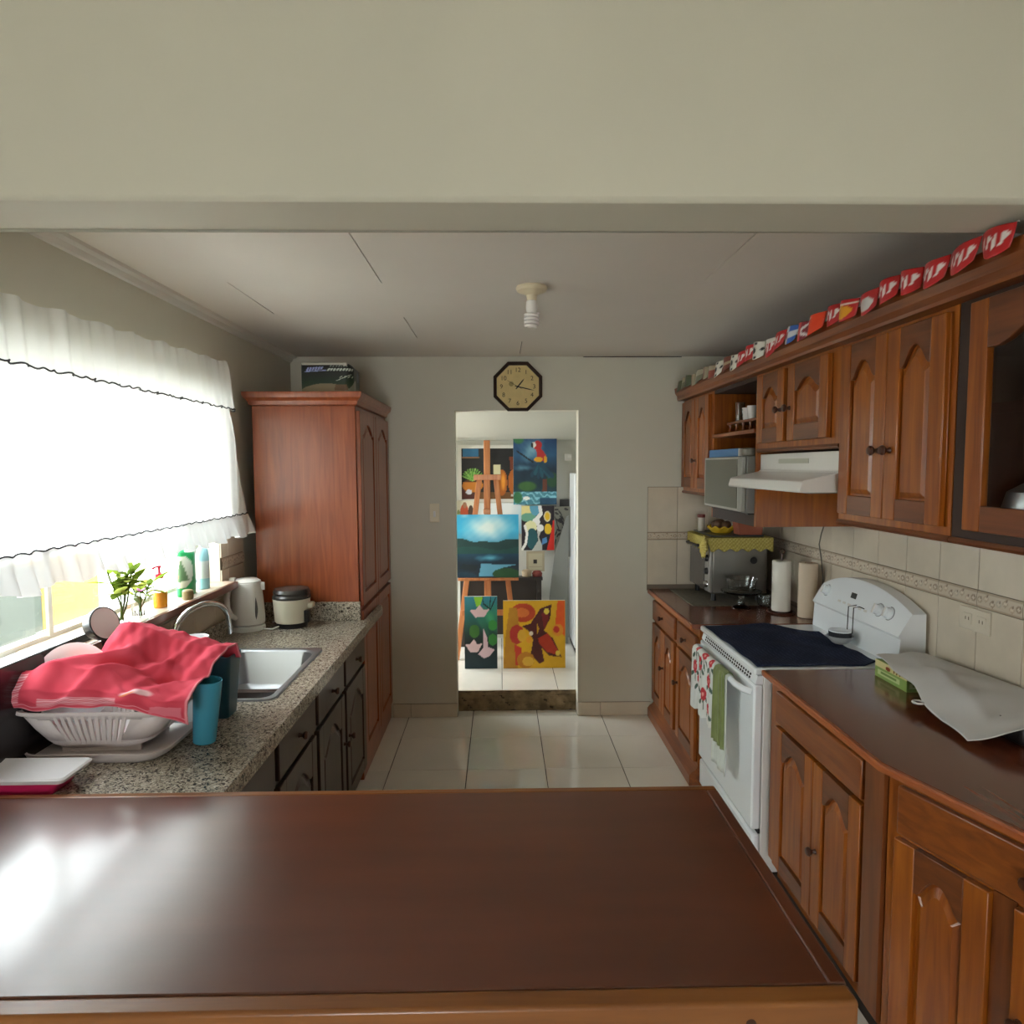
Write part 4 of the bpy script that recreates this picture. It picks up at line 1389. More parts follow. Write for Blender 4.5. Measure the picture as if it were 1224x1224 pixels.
# ------------------------------------------------------------------ curtain
cu_ = thing('curtain', 'sheer white tiered kitchen curtain with black piping over the window', 'curtain', (-1.29, 2.3, 2.15))
CXB = -1.285
def wave(y, k=1.0):
    return 0.006*math.sin(y*61+2*math.sin(y*7))*k+0.004*math.sin(y*103+1.3)*k+0.003*math.sin(y*23)
Y0C, Y1C = 1.30, 3.16
def edge(v_z):
    # far edge leans outwards towards the bottom
    return Y1C+0.24*min(1.0, max(0.0, (2.19-v_z)/0.75))**0.8
def cf(z_top, z_bot, k0, k1, push=0.0, fr=0.0, seed=0.0, off=0.0):
    def fn(u, v):
        z = z_top+(z_bot-z_top)*v
        ye = edge(z)
        y = Y0C+(ye-Y0C)*u
        k = k0+(k1-k0)*v
        x = CXB+off+wave(y+seed, k)+push*v
        if u > 0.955: x -= 0.06*((u-0.955)/0.045)**2
        if fr: z += 0.010*math.sin(y*41+3*math.sin(y*5))*v; x += 0.006*math.sin(y*83)*v
        if z_top > 2.1: z += (0.005*math.sin(y*33)-0.042*max(0.0, (3.05-y)/1.35))*(1-v)
        return (x, y, z)
    return fn
m = M(); m.grid(420, 10, cf(2.188, 1.975, 0.7, 1.2, 0.010, off=0.012)); m.build('valance', sheer2_m, cu_, smooth=60)
m = M(); m.grid(420, 16, cf(2.165, 1.460, 0.5, 0.9, 0.0, seed=0.02, off=-0.008)); m.build('main_panel', sheer_m, cu_, smooth=60)
m = M(); m.grid(520, 8, cf(1.470, 1.365, 0.6, 1.9, 0.02, 1.0)); m.build('ruffle', sheer3_m, cu_, smooth=60)
pip = mat('black_piping', (52, 52, 56), 0.8)
f1 = cf(2.188, 1.975, 0.7, 1.2, 0.010, off=0.012)
m = M(); m.tube([tuple(Vector(f1(i/300, 1.0))+Vector((0.001, 0, 0.003*math.sin(i*0.9)))) for i in range(301)], 0.0028, 5); m.build('piping', pip, cu_)
f2 = cf(1.470, 1.365, 0.6, 1.9, 0.02, 1.0)
m = M(); m.tube([tuple(Vector(f2(i/300, 0.0))+Vector((0.004, 0, 0.003*math.sin(i*0.7)))) for i in range(301)], 0.0026, 5); m.build('piping', pip, cu_)
m = M(); m.tube([(CXB-0.028, 1.28, 2.11), (CXB-0.028, 3.14, 2.165), (CXB-0.04, 3.165, 2.166), (XL, 3.17, 2.166)], 0.005, 8); m.build('rod', white_trim_m, cu_)

# ------------------------------------------------------------------ on the window sill
ZS = WZ0+0.004
leaf_src = None
def leafy(name, rgb):
    m = sheer(name, 0.0, lin(rgb))
    return m
leaf_ms = [leafy('leaf_green', (122, 142, 52)), leafy('leaf_light', (176, 186, 92)), leafy('leaf_dark', (92, 112, 44))]
leaf_mesh = []
for k, mt in enumerate(leaf_ms):
    m = M()
    def lf_(u, v):
        w = 0.42*math.sin(math.pi*min(1, u*0.96+0.02))**0.8
        return (u, (v-0.5)*2*w*0.55, 0.18*u*u-0.1*abs(v-0.5)*w - 0.25*u**3)
    m.grid(8, 4, lf_)
    leaf_mesh.append((m.v, m.f, mt))
def add_leaf(parent, base, az, el, L, k):
    v, f, mt = leaf_mesh[k]
    T = Matrix.Translation(base) @ Matrix.Rotation(az, 4, 'Z') @ Matrix.Rotation(-el, 4, 'Y') @ Matrix.Scale(L, 4)
    m = M(T)
    m.add(v, f)
    m.build('leaf', mt, parent, smooth=60)
def plant(name, label, loc, r_, h, stems, seed, jar_body):
    t = thing(name, label, 'plant', loc)
    x, y, z = loc
    m = M()
    m.lathe(jar_body, (x, y, z), 22)
    m.build('jar', glass_m, t)
    rn = random.Random(seed)
    for s_ in range(stems):
        a = rn.uniform(0, 6.28)
        top = Vector((x+0.035*math.cos(a), y+0.05*math.sin(a), z+h*rn.uniform(0.7, 1.0)))
        bot = Vector((x+0.3*r_*math.cos(a+2), y+0.3*r_*math.sin(a+2), z+0.012))
        pth = [bot.lerp(top, i/5)+Vector((0, 0.01*math.sin(i), 0)) for i in range(6)]
        m = M()
        m.tube(pth, 0.0028, 6)
        m.build('stem', leaf_ms[2], t)
        for q in range(8):
            f_ = rn.uniform(0.5, 1.0)
            b = bot.lerp(top, f_)
            add_leaf(t, b, rn.uniform(0, 6.28), rn.uniform(-0.3, 0.9), rn.uniform(0.05, 0.085), rn.randrange(3))
    return t
plant('potted_plant', 'bushy green cutting in a clear jar nearest the black pan on the sill', (-1.355, 2.33, ZS), 0.035, 0.20, 7, 3,
      [(0.03, 0), (0.034, 0.004), (0.034, 0.075), (0.024, 0.095), (0.026, 0.105), (0.023, 0.105), (0.021, 0.095), (0.031, 0.075), (0.031, 0.008), (0, 0.006)])
plant('potted_plant', 'thin sprig in a clear glass beside the soap bottle on the sill', (-1.37, 2.475, ZS), 0.03, 0.15, 2, 9,
      [(0.026, 0), (0.029, 0.004), (0.030, 0.09), (0.0275, 0.09), (0.026, 0.008), (0, 0.006)])
# little glass tumbler with lettering between the plants
gj = thing('glass_jar', 'clear glass jar with dark lettering and a pink flower between the plants', 'jar', (-1.33, 2.405, ZS))
m = M()
m.lathe([(0.03, 0), (0.033, 0.004), (0.033, 0.085), (0.030, 0.085), (0.030, 0.008), (0, 0.006)], (-1.33, 2.405, ZS), 22)
m.build('jar', glass_m, gj)
m = M()
for k in range(6):
    a = -1.9+0.22*k
    x, y = -1.33+0.0345*math.cos(a), 2.405+0.0345*math.sin(a)
    m.tube([(x, y, ZS+0.018), (x, y, ZS+0.032+0.006*(k % 2))], 0.0022, 5)
m.build('lettering', mat('label_ink', (110, 100, 78), 0.6), gj)
fm_ = mat('pink_petal', (208, 120, 190), 0.6)
for k in range(5):
    T = Matrix.Translation((-1.33, 2.405, ZS+0.10)) @ Matrix.Rotation(k*1.257, 4, 'Z') @ Matrix.Rotation(-0.5, 4, 'Y') @ Matrix.Scale(0.026, 4)
    m = M(T); m.add(leaf_mesh[0][0], leaf_mesh[0][1]); m.build('petal', fm_, gj, smooth=60)
m = M(); m.tube([(-1.33, 2.405, ZS+0.01), (-1.33, 2.405, ZS+0.10)], 0.0025, 6); m.build('stem', leaf_ms[2], gj)
# soap dispenser
sp = thing('soap_dispenser', 'clear pump bottle of amber soap with a red pump on the sill', 'bottle', (-1.36, 2.60, ZS))
sx, sy = -1.36, 2.60
m = M(); m.lathe([(0.024, 0.0), (0.027, 0.003), (0.027, 0.085), (0.020, 0.105), (0.012, 0.115), (0.012, 0.122)], (sx, sy, ZS), 22); m.build('bottle', glass_thin('soap_plastic', (0.98, 0.95, 0.88), 0.1), sp)
amber = mat('amber_soap', (246, 168, 20), 0.2)
m = M(); m.lathe([(0.0, 0.001), (0.0255, 0.002), (0.0258, 0.064), (0.0, 0.065)], (sx, sy, ZS), 22); m.build('soap', amber, sp)
redp = mat('red_pump', (196, 38, 62), 0.4)
m = M(); m.lathe([(0.016, 0.118), (0.017, 0.136), (0.008, 0.138), (0.005, 0.142), (0.005, 0.158), (0.008, 0.160), (0.008, 0.168), (0.0, 0.169)], (sx, sy, ZS), 18)
m.tube([(sx, sy, ZS+0.164), (sx-0.004, sy-0.012, ZS+0.165), (sx-0.012, sy-0.03, ZS+0.160)], 0.0045, 8)
m.build('pump', redp, sp)
# green bag, small tin, pale blue roll
def bag_col(U, V):
    img = np.zeros(U.shape+(3,))
    img[:] = (0.10, 0.60, 0.34)
    img[V > 0.8] = (0.30, 0.80, 0.56)
    ell(img, U, V, 0.25, 0.45, 0.22, 0.3, (0.86, 0.90, 0.84))
    poly(img, U, V, [(0.08, 0.25), (0.38, 0.3), (0.24, 0.7)], (0.40, 0.55, 0.40))
    ell(img, U, V, 0.12, 0.36, 0.06, 0.08, (0.80, 0.40, 0.40))
    ell(img, U, V, 0.68, 0.55, 0.06, 0.3, (0.16, 0.34, 0.25))
    return img
sb_ = thing('green_packet', 'upright green plastic packet on the sill near the wall', 'packet', (-1.38, 2.86, ZS))
m = M()
def bagf(u, v):
    a = -math.pi*0.9+u*2*math.pi
    rx, ry = 0.028, 0.066
    pinch = 1-0.45*max(0, v-0.75)/0.25
    return (-1.38+rx*math.cos(a)*pinch, 2.86+ry*math.sin(a)*(1-0.15*v), ZS+0.001+0.235*v)
m.grid(40, 40, bagf, bag_col)
m.build('packet', print_v, sb_)
M().box(-1.384, -1.376, 2.805, 2.915, ZS+0.228, ZS+0.25).build('top_seal', mat('seal_green', (60, 190, 130), 0.4), sb_)
bl = thing('spray_bottle', 'pale blue and white bottle at the far end of the sill', 'bottle', (-1.37, 3.0, ZS))
m = M(); m.lathe([(0.024, 0), (0.028, 0.004), (0.028, 0.15), (0.024, 0.18), (0.012, 0.195), (0.012, 0.20)], (-1.37, 3.0, ZS), 20); m.build('bottle', mat('pale_blue', (150, 200, 212), 0.35), bl)
m = M(); m.lathe([(0.0285, 0.05), (0.0285, 0.13)], (-1.37, 3.0, ZS), 20); m.build('wrap_label', mat('label_white', (214, 220, 220), 0.5), bl)
m = M(); m.lathe([(0.014, 0.198), (0.014, 0.23), (0.0, 0.231)], (-1.37, 3.0, ZS), 16); m.build('cap', plastic_w, bl)
m = M(); m.lathe([(0.018, 0), (0.022, 0.004), (0.022, 0.036), (0.016, 0.042), (0, 0.043)], (-1.325, 2.755, ZS), 16)
tag(m.build('tin', mat('olive_tin', (120, 108, 72), 0.5), org=(-1.325, 2.755, ZS)), 'small olive tin in front of the green packet on the sill', 'tin')

# ------------------------------------------------------------------ kettle and slow cooker
KX, KY = -1.278, 3.275
kt = thing('kettle', 'white plastic electric kettle by the tall cupboard', 'kettle', (KX, KY, ZL))
m = M(); m.lathe([(0.082, 0.0), (0.084, 0.006), (0.080, 0.022), (0.072, 0.026)], (KX, KY, ZL), 30); m.build('base', plastic_w, kt)
m = M(); m.lathe([(0.072, 0.028), (0.082, 0.034), (0.083, 0.06), (0.077, 0.15), (0.070, 0.222), (0.069, 0.238), (0.064, 0.24)], (KX, KY, ZL), 36, squash=0.92)
m.build('body', plastic_w, kt)
m = M(); m.lathe([(0.066, 0.238), (0.066, 0.246), (0.05, 0.258), (0.0, 0.263)], (KX, KY, ZL), 30, squash=0.92)
m.box(KX-0.07, KX-0.045, KY-0.045, KY-0.025, ZL+0.246, ZL+0.268)
m.build('lid', plastic_w, kt)
hd_ = Vector((-0.45, -0.89, 0))
def kp(o_, z): return (KX+hd_.x*o_, KY+hd_.y*o_, ZL+z)
m = M(); m.tube([kp(0.05, 0.238), kp(0.085, 0.237), kp(0.115, 0.22), kp(0.127, 0.18), kp(0.122, 0.13), kp(0.105, 0.09), kp(0.075, 0.07)], [0.014, 0.015, 0.015, 0.014, 0.013, 0.012, 0.012], 12)
m.build('handle', plastic_w, kt, smooth=60)
m = M(); d2 = Vector((0.62, 0.3, 0))
m.prism([(KX+0.05, KY-0.012), (KX+0.088, KY), (KX+0.05, KY+0.02)], ZL+0.20, ZL+0.239, 'z')
m.build('spout', plastic_w, kt)
m = M(); a0 = -0.75
gx = [(KX+0.0815*math.cos(a0+0.04*math.sin(t*3)), KY+0.075*math.sin(a0+0.04*math.sin(t*3)), ZL+0.06+0.11*t) for t in [i/8 for i in range(9)]]
m.tube([(p[0]*1.0, p[1], p[2]) for p in gx], [0.001, 0.004, 0.006, 0.007, 0.007, 0.006, 0.005, 0.003, 0.001], 8)
m.build('water_gauge', mat('gauge_grey', (88, 88, 86), 0.4), kt)
cd = M()
cd.tube([(KX+0.08, KY-0.02, ZL+0.006), (KX+0.13, KY-0.03, ZL+0.005), (KX+0.18, KY+0.03, ZL+0.02), (KX+0.185, KY+0.09, ZL+0.03), (KX+0.14, KY+0.11, ZL+0.028), (KX+0.09, KY+0.09, ZL+0.012)], 0.004, 8)
cd.build('power_cord', plastic_w, kt, smooth=60)
RXc, RYc = -1.075, 3.332
rc = thing('slow_cooker', 'cream slow cooker with a dark glass lid behind the kettle', 'cooker', (RXc, RYc, ZL))
m = M(); m.lathe([(0.076, 0.0), (0.078, 0.02), (0.080, 0.026)], (RXc, RYc, ZL), 30); m.build('base', black_m, rc)
m = M(); m.lathe([(0.080, 0.026), (0.084, 0.03), (0.092, 0.135), (0.094, 0.148), (0.088, 0.148)], (RXc, RYc, ZL), 36); m.build('body', mat('cream_enamel', (214, 208, 190), 0.35), rc)
m = M(); m.lathe([(0.094, 0.148), (0.096, 0.158), (0.088, 0.168), (0.092, 0.18), (0.086, 0.196), (0.0, 0.205)], (RXc, RYc, ZL), 36); m.build('lid', mat('dark_lid', (52, 48, 46), 0.25), rc)
M().box(RXc+0.085, RXc+0.112, RYc-0.025, RYc+0.025, ZL+0.095, ZL+0.125).build('handle', mat('cream_enamel', (214, 208, 190), 0.35), rc, bevel=0.006)
M().box(RXc+0.075, RXc+0.1, RYc-0.05, RYc-0.015, ZL+0.03, ZL+0.09).build('control', black_m, rc, bevel=0.004)

# ------------------------------------------------------------------ dish rack, towel, plates
dt = thing('drip_tray', 'white plastic drip tray under the dish rack', 'tray', (-1.15, 1.93, ZL))
m = M()
loops(m, [L3(rrect(-1.325, -0.965, 1.775, 2.085, 0.05), ZL+0.0005), L3(rrect(-1.335, -0.945, 1.765, 2.10, 0.06), ZL+0.012), L3(rrect(-1.338, -0.935, 1.757, 2.108, 0.06), ZL+0.030),
          L3(rrect(-1.332, -0.943, 1.764, 2.101, 0.055), ZL+0.031), L3(rrect(-1.325, -0.955, 1.775, 2.09, 0.05), ZL+0.012)])
k = rrect(-1.325, -0.955, 1.775, 2.09, 0.05)
m.add(L3(k, ZL+0.012), [tuple(range(len(k)))])
m.add(L3(rrect(-1.325, -0.965, 1.775, 2.085, 0.05), ZL+0.0005), [tuple(range(len(k)))])
m.build('tray', mat('rack_plastic', (220, 210, 208), 0.4), dt, smooth=45)
rk = thing('dish_rack', 'white slatted plastic dish rack under the red towel', 'rack', (-1.13, 1.93, ZL+0.012))
rmat = mat('rack_plastic', (220, 210, 208), 0.4)
def rloop(t):
    # t 0 at the base, 1 at the rim
    f_ = t**0.7
    return (-1.27-0.068*f_, -1.02+0.105*f_, 1.815-0.055*f_, 2.0+0.045*f_)
zb_, zr_ = ZL+0.03, ZL+0.148
def rz(t): return zb_+(zr_-zb_)*t
m = M()
l_ = []
for t in (0.82, 0.94, 1.0):
    a, b, c, d = rloop(t)
    l_.append(L3(rrect(a, b, c, d, 0.06), rz(t)))
a, b, c, d = rloop(1.0)
l_.append(L3(rrect(a-0.012, b+0.012, c-0.012, d+0.012, 0.07), rz(1.0)+0.004))
l_.append(L3(rrect(a-0.014, b+0.014, c-0.014, d+0.014, 0.07), rz(1.0)-0.004))
loops(m, l_)
m.build('rim', rmat, rk, smooth=50, thick=0.003)
m = M()
l_ = []
for t in (0.0, 0.10, 0.22):
    a, b, c, d = rloop(t)
    l_.append(L3(rrect(a, b, c, d, 0.05), rz(t)))
loops(m, l_)
k = l_[0]
m.add(k, [tuple(range(len(k)))])
m.box(-1.25, -1.03, 1.83, 1.835, ZL+0.0125, zb_)
m.box(-1.25, -1.03, 1.985, 1.99, ZL+0.0125, zb_)
m.build('bottom', rmat, rk, smooth=50, thick=0.003)
# closed corners between the slats
for ci in range(4):
    m = M()
    for t0_, t1_ in ((0.18, 0.5), (0.5, 0.86)):
        rowa, rowb = [], []
        for t, row in ((t0_, rowa), (t1_, rowb)):
            a, b, c, d = rloop(t)
            pts = rrect(a, b, c, d, 0.05)
            seg = pts[ci*7:ci*7+7]
            ex, ey = 0.17*(b-a), 0.14*(d-c)
            ends = {0: ((b, d-0.05-ey), (b-0.05-ex*0.6, d)), 1: ((a+0.05+ex*0.6, d), (a, d-0.05-ey)), 2: ((a, c+0.05+ey), (a+0.05+ex*0.6, c)), 3: ((b-0.05-ex*0.6, c), (b, c+0.05+ey))}[ci]
            row += [(p[0], p[1], rz(t)) for p in [ends[0]]+seg+[ends[1]]]
        n = len(rowa)
        m.add(rowa+rowb, [(i, i+1, n+i+1, n+i) for i in range(n-1)])
    m.build('corner_panel', rmat, rk, smooth=50, thick=0.003)
# slats on the four sides, each its own piece
def slat(pa, pb, pc, w, nrm):
    m = M()
    path = [pa, tuple((Vector(pa)*0.35+Vector(pc)*0.65)), pc]
    vs_ = []
    wv = Vector(w)
    nv_ = Vector(nrm)*0.003
    for p in (pa, pb, pc):
        p = Vector(p)
        vs_ += [p-wv-nv_, p+wv-nv_, p+wv+nv_, p-wv+nv_]
    fs = [(0, 1, 2, 3), (8, 11, 10, 9)]
    for k_ in range(2):
        for i in range(4):
            fs.append((k_*4+i, k_*4+(i+1) % 4, k_*4+4+(i+1) % 4, k_*4+4+i))
    m.add(vs_, fs)
    m.build('slat', rmat, rk, smooth=0)
A0, A1, A2 = rloop(0.12), rloop(0.5), rloop(0.9)
for i in range(11):
    f_ = 0.27+0.46*i/10
    for side in (2, 3):
        ps = [(q[0]+(q[1]-q[0])*f_, q[side], rz(t)) for q, t in ((A0, 0.12), (A1, 0.5), (A2, 0.9))]
        slat(*ps, (0.0048, 0, 0), (0, 1, 0))
for i in range(5):
    f_ = 0.34+0.32*i/4
    for side in (0, 1):
        ps = [(q[side], q[2]+(q[3]-q[2])*f_, rz(t)) for q, t in ((A0, 0.12), (A1, 0.5), (A2, 0.9))]
        slat(*ps, (0, 0.0055, 0), (1, 0, 0))
# plates standing in the rack
def plate(x, y, z, r_, label, tilt=0.15, mt=None):
    T = Matrix.Translation((x, y, z)) @ Matrix.Rotation(R(90)-tilt, 4, 'Y')
    m = M(T)
    m.lathe([(r_*0.55, 0.0), (r_*0.62, 0.003), (r_, 0.018), (r_, 0.021), (r_*0.6, 0.007), (0, 0.006)], n=36)
    o = m.build('plate', mt or enamel_m, org=(x, y, z))
    tag(o, label, 'plate')
T = None
def plate_y(x, y, z, r_, label, tilt=0.25):
    T = Matrix.Translation((x, y, z)) @ Matrix.Rotation(R(90)-tilt, 4, 'X')
    m = M(T)
    m.lathe([(r_*0.55, 0.0), (r_*0.62, 0.003), (r_, 0.020), (r_, 0.023), (r_*0.6, 0.007), (0, 0.006)], n=40)
    o = m.build('plate', enamel_m, org=(x, y, z))
    tag(o, label, 'plate')
plate_y(-1.245, 1.90, ZL+0.185, 0.118, 'large white plate standing at the window end of the dish rack', 0.25)
plate(-1.09, 1.96, ZL+0.135, 0.095, 'white plate standing upright hidden under the middle of the red towel')
# small pot hidden under the towel ridge carries it
bwl = M()
bwl.lathe([(0.045, 0), (0.05, 0.004), (0.085, 0.07), (0.088, 0.09), (0.084, 0.09), (0.045, 0.01), (0, 0.008)], (-0.985, 2.01, ZL+0.035), 30)
tag(bwl.build('bowl', enamel_m, org=(-0.985, 2.01, ZL+0.035)), 'white bowl in the dish rack under the near end of the towel', 'bowl')

def towel_col(U, V):
    img = np.zeros(U.shape+(3,))
    img[:] = (0.82, 0.29, 0.36)
    n = 0.02*np.sin(U*31+V*9)+0.015*np.sin(V*47)
    img = img+n[..., None]
    band = (V > 0.05) & (V < 0.15)
    s1 = band & (np.sin(V*330) > 0.0) & (U > 0.20) & (U < 0.62)
    img[s1] = (0.92, 0.68, 0.72)
    img[(V > 0.045) & (V < 0.05)] = (0.9, 0.62, 0.66)
    left = (U > 0.015) & (U < 0.09) & (np.sin(V*300) > 0.0) & (V > 0.06) & (V < 0.34)
    img[left] = (0.92, 0.68, 0.72)
    ell(img, U, V, 0.72, 0.24, 0.10, 0.05, (0.92, 0.74, 0.76), 0.5, soft=0.5)
    ell(img, U, V, 0.68, 0.20, 0.05, 0.02, (0.90, 0.55, 0.36), 0.5, soft=0.6)
    poly(img, U, V, [(0.80, 0.02), (0.97, 0.04), (0.97, 0.14), (0.82, 0.12)], (0.86, 0.46, 0.52))
    img[(U > 0.985) | (V < 0.012)] = (0.90, 0.56, 0.60)
    return img
def towel_f(u, v):
    # u: window side -> room side, v: front hem -> back hem; the back half starts further right, past the standing plate
    sv_ = float(sstep(0.34, 0.62, v))
    x0 = -1.352+0.165*sv_+0.02*(1-v)*0
    x = x0+(-0.858-x0)*u
    pv = [0, 0.10, 0.22, 0.36, 0.50, 0.66, 0.80, 0.92, 1.0]
    y = np.interp(v, pv, [1.748, 1.744, 1.752, 1.80, 1.865, 1.945, 2.03, 2.10, 2.13])
    pu = [0, 0.22, 0.45, 0.70, 1.0]
    tab = [[1.032, 1.036, 1.040, 1.036, 1.022], [1.050, 1.060, 1.058, 1.052, 1.042], [1.078, 1.095, 1.085, 1.070, 1.062],
           [1.115, 1.150, 1.120, 1.085, 1.078], [1.120, 1.150, 1.105, 1.078, 1.082], [1.165, 1.160, 1.110, 1.100, 1.100],
           [1.200, 1.188, 1.160, 1.135, 1.122], [1.185, 1.175, 1.155, 1.130, 1.112], [1.10, 1.10, 1.085, 1.07, 1.06]]
    def sm(xs, ys, x_):
        k_ = min(max(int(np.searchsorted(xs, x_))-1, 0), len(xs)-2)
        t_ = (x_-xs[k_])/(xs[k_+1]-xs[k_])
        t_ = t_*t_*(3-2*t_)
        return ys[k_]+(ys[k_+1]-ys[k_])*t_
    cols_ = [np.interp(v, pv, [r_[k_] for r_ in tab]) for k_ in range(5)]
    z = sm(pu, cols_, u)
    w_ = math.sin(math.pi*min(1, v*1.05))
    z += 0.007*math.exp(-((u-0.30-0.45*v)/0.035)**2)*w_+0.009*math.exp(-((u-0.78+0.30*v)/0.04)**2)*w_-0.008*math.exp(-((u-0.62-0.25*v)/0.05)**2)*w_+0.0015*math.sin(u*61+v*17)*math.sin(v*43)
    z += 0.008*math.sin(u*9+v*7+0.8)*w_+0.006*math.sin(u*4-v*14)*w_+0.004*math.sin(u*23-v*9)
    fold = math.exp(-((v-0.50-0.10*(u-0.5))/0.05)**2)
    z -= 0.018*fold*float(sstep(0.2, 0.4, u))
    y += 0.007*math.sin(u*13+1)*(1-v)+0.004*math.sin(u*27)*(1-v)
    if u > 0.72 and v < 0.4: z -= 0.035*((u-0.72)/0.28)*(1-v/0.4)
    return (x, y, z+0.014)
m = M()
m.grid(110, 130, towel_f, towel_col)
tag(m.build('dish_towel', cloth_v, org=(-1.1, 1.95, 1.05), thick=0.004, smooth=60), 'red dish towel with white stripes draped over the dish rack', 'towel')

# cups hung over the room side of the rack
tb = mat('blue_plastic', (66, 150, 176), 0.25)
td = mat('teal_plastic', (22, 74, 92), 0.35)
T = Matrix.Translation((-0.882, 1.90, ZL+0.0015)) @ Matrix.Rotation(R(5), 4, 'Y')
m = M(T)
m.lathe([(0.030, 0.004), (0.032, 0.006), (0.040, 0.19), (0.037, 0.19), (0.029, 0.012), (0, 0.010)], n=24)
tag(m.build('tumbler', tb, org=(-0.882, 1.90, ZL)), 'light blue plastic tumbler beside the dish rack', 'cup')
m = M()
l_ = [L3(rrect(-0.955, -0.890, 2.085, 2.165, 0.012), ZL+0.0005), L3(rrect(-0.962, -0.874, 2.075, 2.18, 0.014), ZL+0.205), L3(rrect(-0.957, -0.879, 2.08, 2.175, 0.012), ZL+0.205), L3(rrect(-0.95, -0.895, 2.09, 2.16, 0.012), ZL+0.006)]
loops(m, l_)
m.add(l_[0], [tuple(range(len(l_[0])))])
m.add(l_[3], [tuple(range(len(l_[3])))])
tag(m.build('cutlery_holder', td, org=(-0.9, 2.12, ZL), smooth=30), 'dark teal square plastic cutlery holder between the rack and sink', 'holder')
# white bowl between towel and sink
m = M(); m.lathe([(0.036, 0), (0.038, 0.003), (0.046, 0.245), (0.0435, 0.245), (0.036, 0.008), (0, 0.006)], (-1.035, 2.185, ZL+0.001), 28)
tag(m.build('tall_cup', enamel_m, org=(-1.035, 2.185, ZL)), 'tall white cup between the red towel and the sink', 'cup')
# black tray leaning on the wall, and the white pan with a black rim
lt = M()
lt.prism([(-1.325, ZL+0.0005), (-1.312, ZL+0.0005), (-1.337, 1.168), (-1.35, 1.168)], 1.60, 2.16, 'y')
tag(lt.build('baking_tray', mat('black_gloss', (34, 30, 31), 0.22), org=(-1.33, 1.9, ZL), bevel=0.004), 'black tray leaning against the tiles behind the dish rack', 'tray')
pn = thing('frying_pan', 'white pan with a black rim propped up behind the towel', 'pan', (-1.26, 2.19, ZL))
nrm_ = Vector((0.93, -0.12, 0.32)).normalized()
T = Matrix.Translation((-1.268, 2.075, 1.205)) @ nrm_.to_track_quat('Z', 'Y').to_matrix().to_4x4()
m = M(T); m.lathe([(0.0, -0.034), (0.046, -0.034), (0.056, -0.016), (0.062, 0.004)], n=32, squash=0.86); m.build('shell', black_m, pn, thick=0.003)
m = M(T); m.lathe([(0.0, -0.026), (0.042, -0.024), (0.052, -0.010), (0.0575, 0.006)], n=32, squash=0.86); m.build('lining', mat('pan_white', (232, 218, 214), 0.3), pn, thick=0.002)
m = M(T); m.tube([(0.0605*math.cos(2*math.pi*i/36), 0.052*math.sin(2*math.pi*i/36), 0.005) for i in range(36)], 0.0028, 8, closed=True); m.build('rim', black_m, pn)
m = M(); m.tube([(-1.285, 2.10, 1.16), (-1.298, 2.14, 1.02), (-1.302, 2.15, ZL+0.012)], 0.009, 8); m.build('handle', black_m, pn)

# food box at the lower left
tu = thing('food_box', 'flat pink food box with a white lid on the granite at lower left', 'box', (-1.2, 1.63, ZL))
m = M()
l_ = [L3(rrect(-1.33, -1.125, 1.595, 1.685, 0.015), ZL+0.0005), L3(rrect(-1.335, -1.105, 1.587, 1.695, 0.015), ZL+0.034)]
loops(m, l_)
for q in l_: m.add(q, [tuple(range(len(q)))])
m.build('box', mat('pink_plastic', (206, 40, 96), 0.35), tu, smooth=30)
m = M()
l_ = [L3(rrect(-1.34, -1.09, 1.583, 1.705, 0.014), ZL+0.034), L3(rrect(-1.342, -1.085, 1.58, 1.71, 0.016), ZL+0.044), L3(rrect(-1.338, -1.09, 1.585, 1.705, 0.014), ZL+0.048), L3(rrect(-1.325, -1.105, 1.597, 1.69, 0.012), ZL+0.044)]
loops(m, l_)
m.add(l_[0], [tuple(range(len(l_[0])))])
m.add(l_[-1], [tuple(range(len(l_[0])))])
m.build('lid', mat('lid_white', (220, 218, 220), 0.4), tu, smooth=30)

# ------------------------------------------------------------------ on the far right worktop
ZW = 0.872
mt_ = M()
def matf(u, v):
    return (1.13+0.53*u, 3.78+0.54*v, ZW+0.0015+0.0012*math.sin(u*60)*math.sin(v*60))
mt_.grid(40, 40, matf)
tag(mt_.build('place_mat', mat('grey_mat', (104, 98, 82), 0.95, vary=0.2, vscale=40), org=(1.38, 3.94, ZW), thick=0.002), 'grey woven mat under the toaster oven', 'mat')
ZT = ZW+0.004
to = thing('toaster_oven', 'steel toaster oven with a yellow crocheted cloth on top', 'oven', (1.44, 4.1, ZT))
TX0, TX1, TY0, TY1 = 1.262, 1.615, 3.89, 4.30
M().box(TX0+0.015, TX1, TY0, TY1, ZT+0.045, ZT+0.385).build('body', mat('oven_steel', (128, 125, 118), 0.35, metal=0.8), to, bevel=0.01)
M().box(TX0, TX0+0.016, TY0+0.10, TY1-0.005, ZT+0.055, ZT+0.375).build('glass_door', mat('oven_glass', (92, 90, 86), 0.15, metal=0.3), to, bevel=0.004)
M().box(TX0+0.001, TX0+0.016, TY0+0.003, TY0+0.098, ZT+0.055, ZT+0.375).build('control_panel', mat('oven_panel', (168, 166, 160), 0.3, metal=0.7), to, bevel=0.003)
m = M(); m.tube([(TX0, TY0+0.14, ZT+0.33), (TX0-0.035, TY0+0.15, ZT+0.325), (TX0-0.035, TY1-0.05, ZT+0.325), (TX0, TY1-0.04, ZT+0.33)], 0.009, 8); m.build('handle', black_m, to)
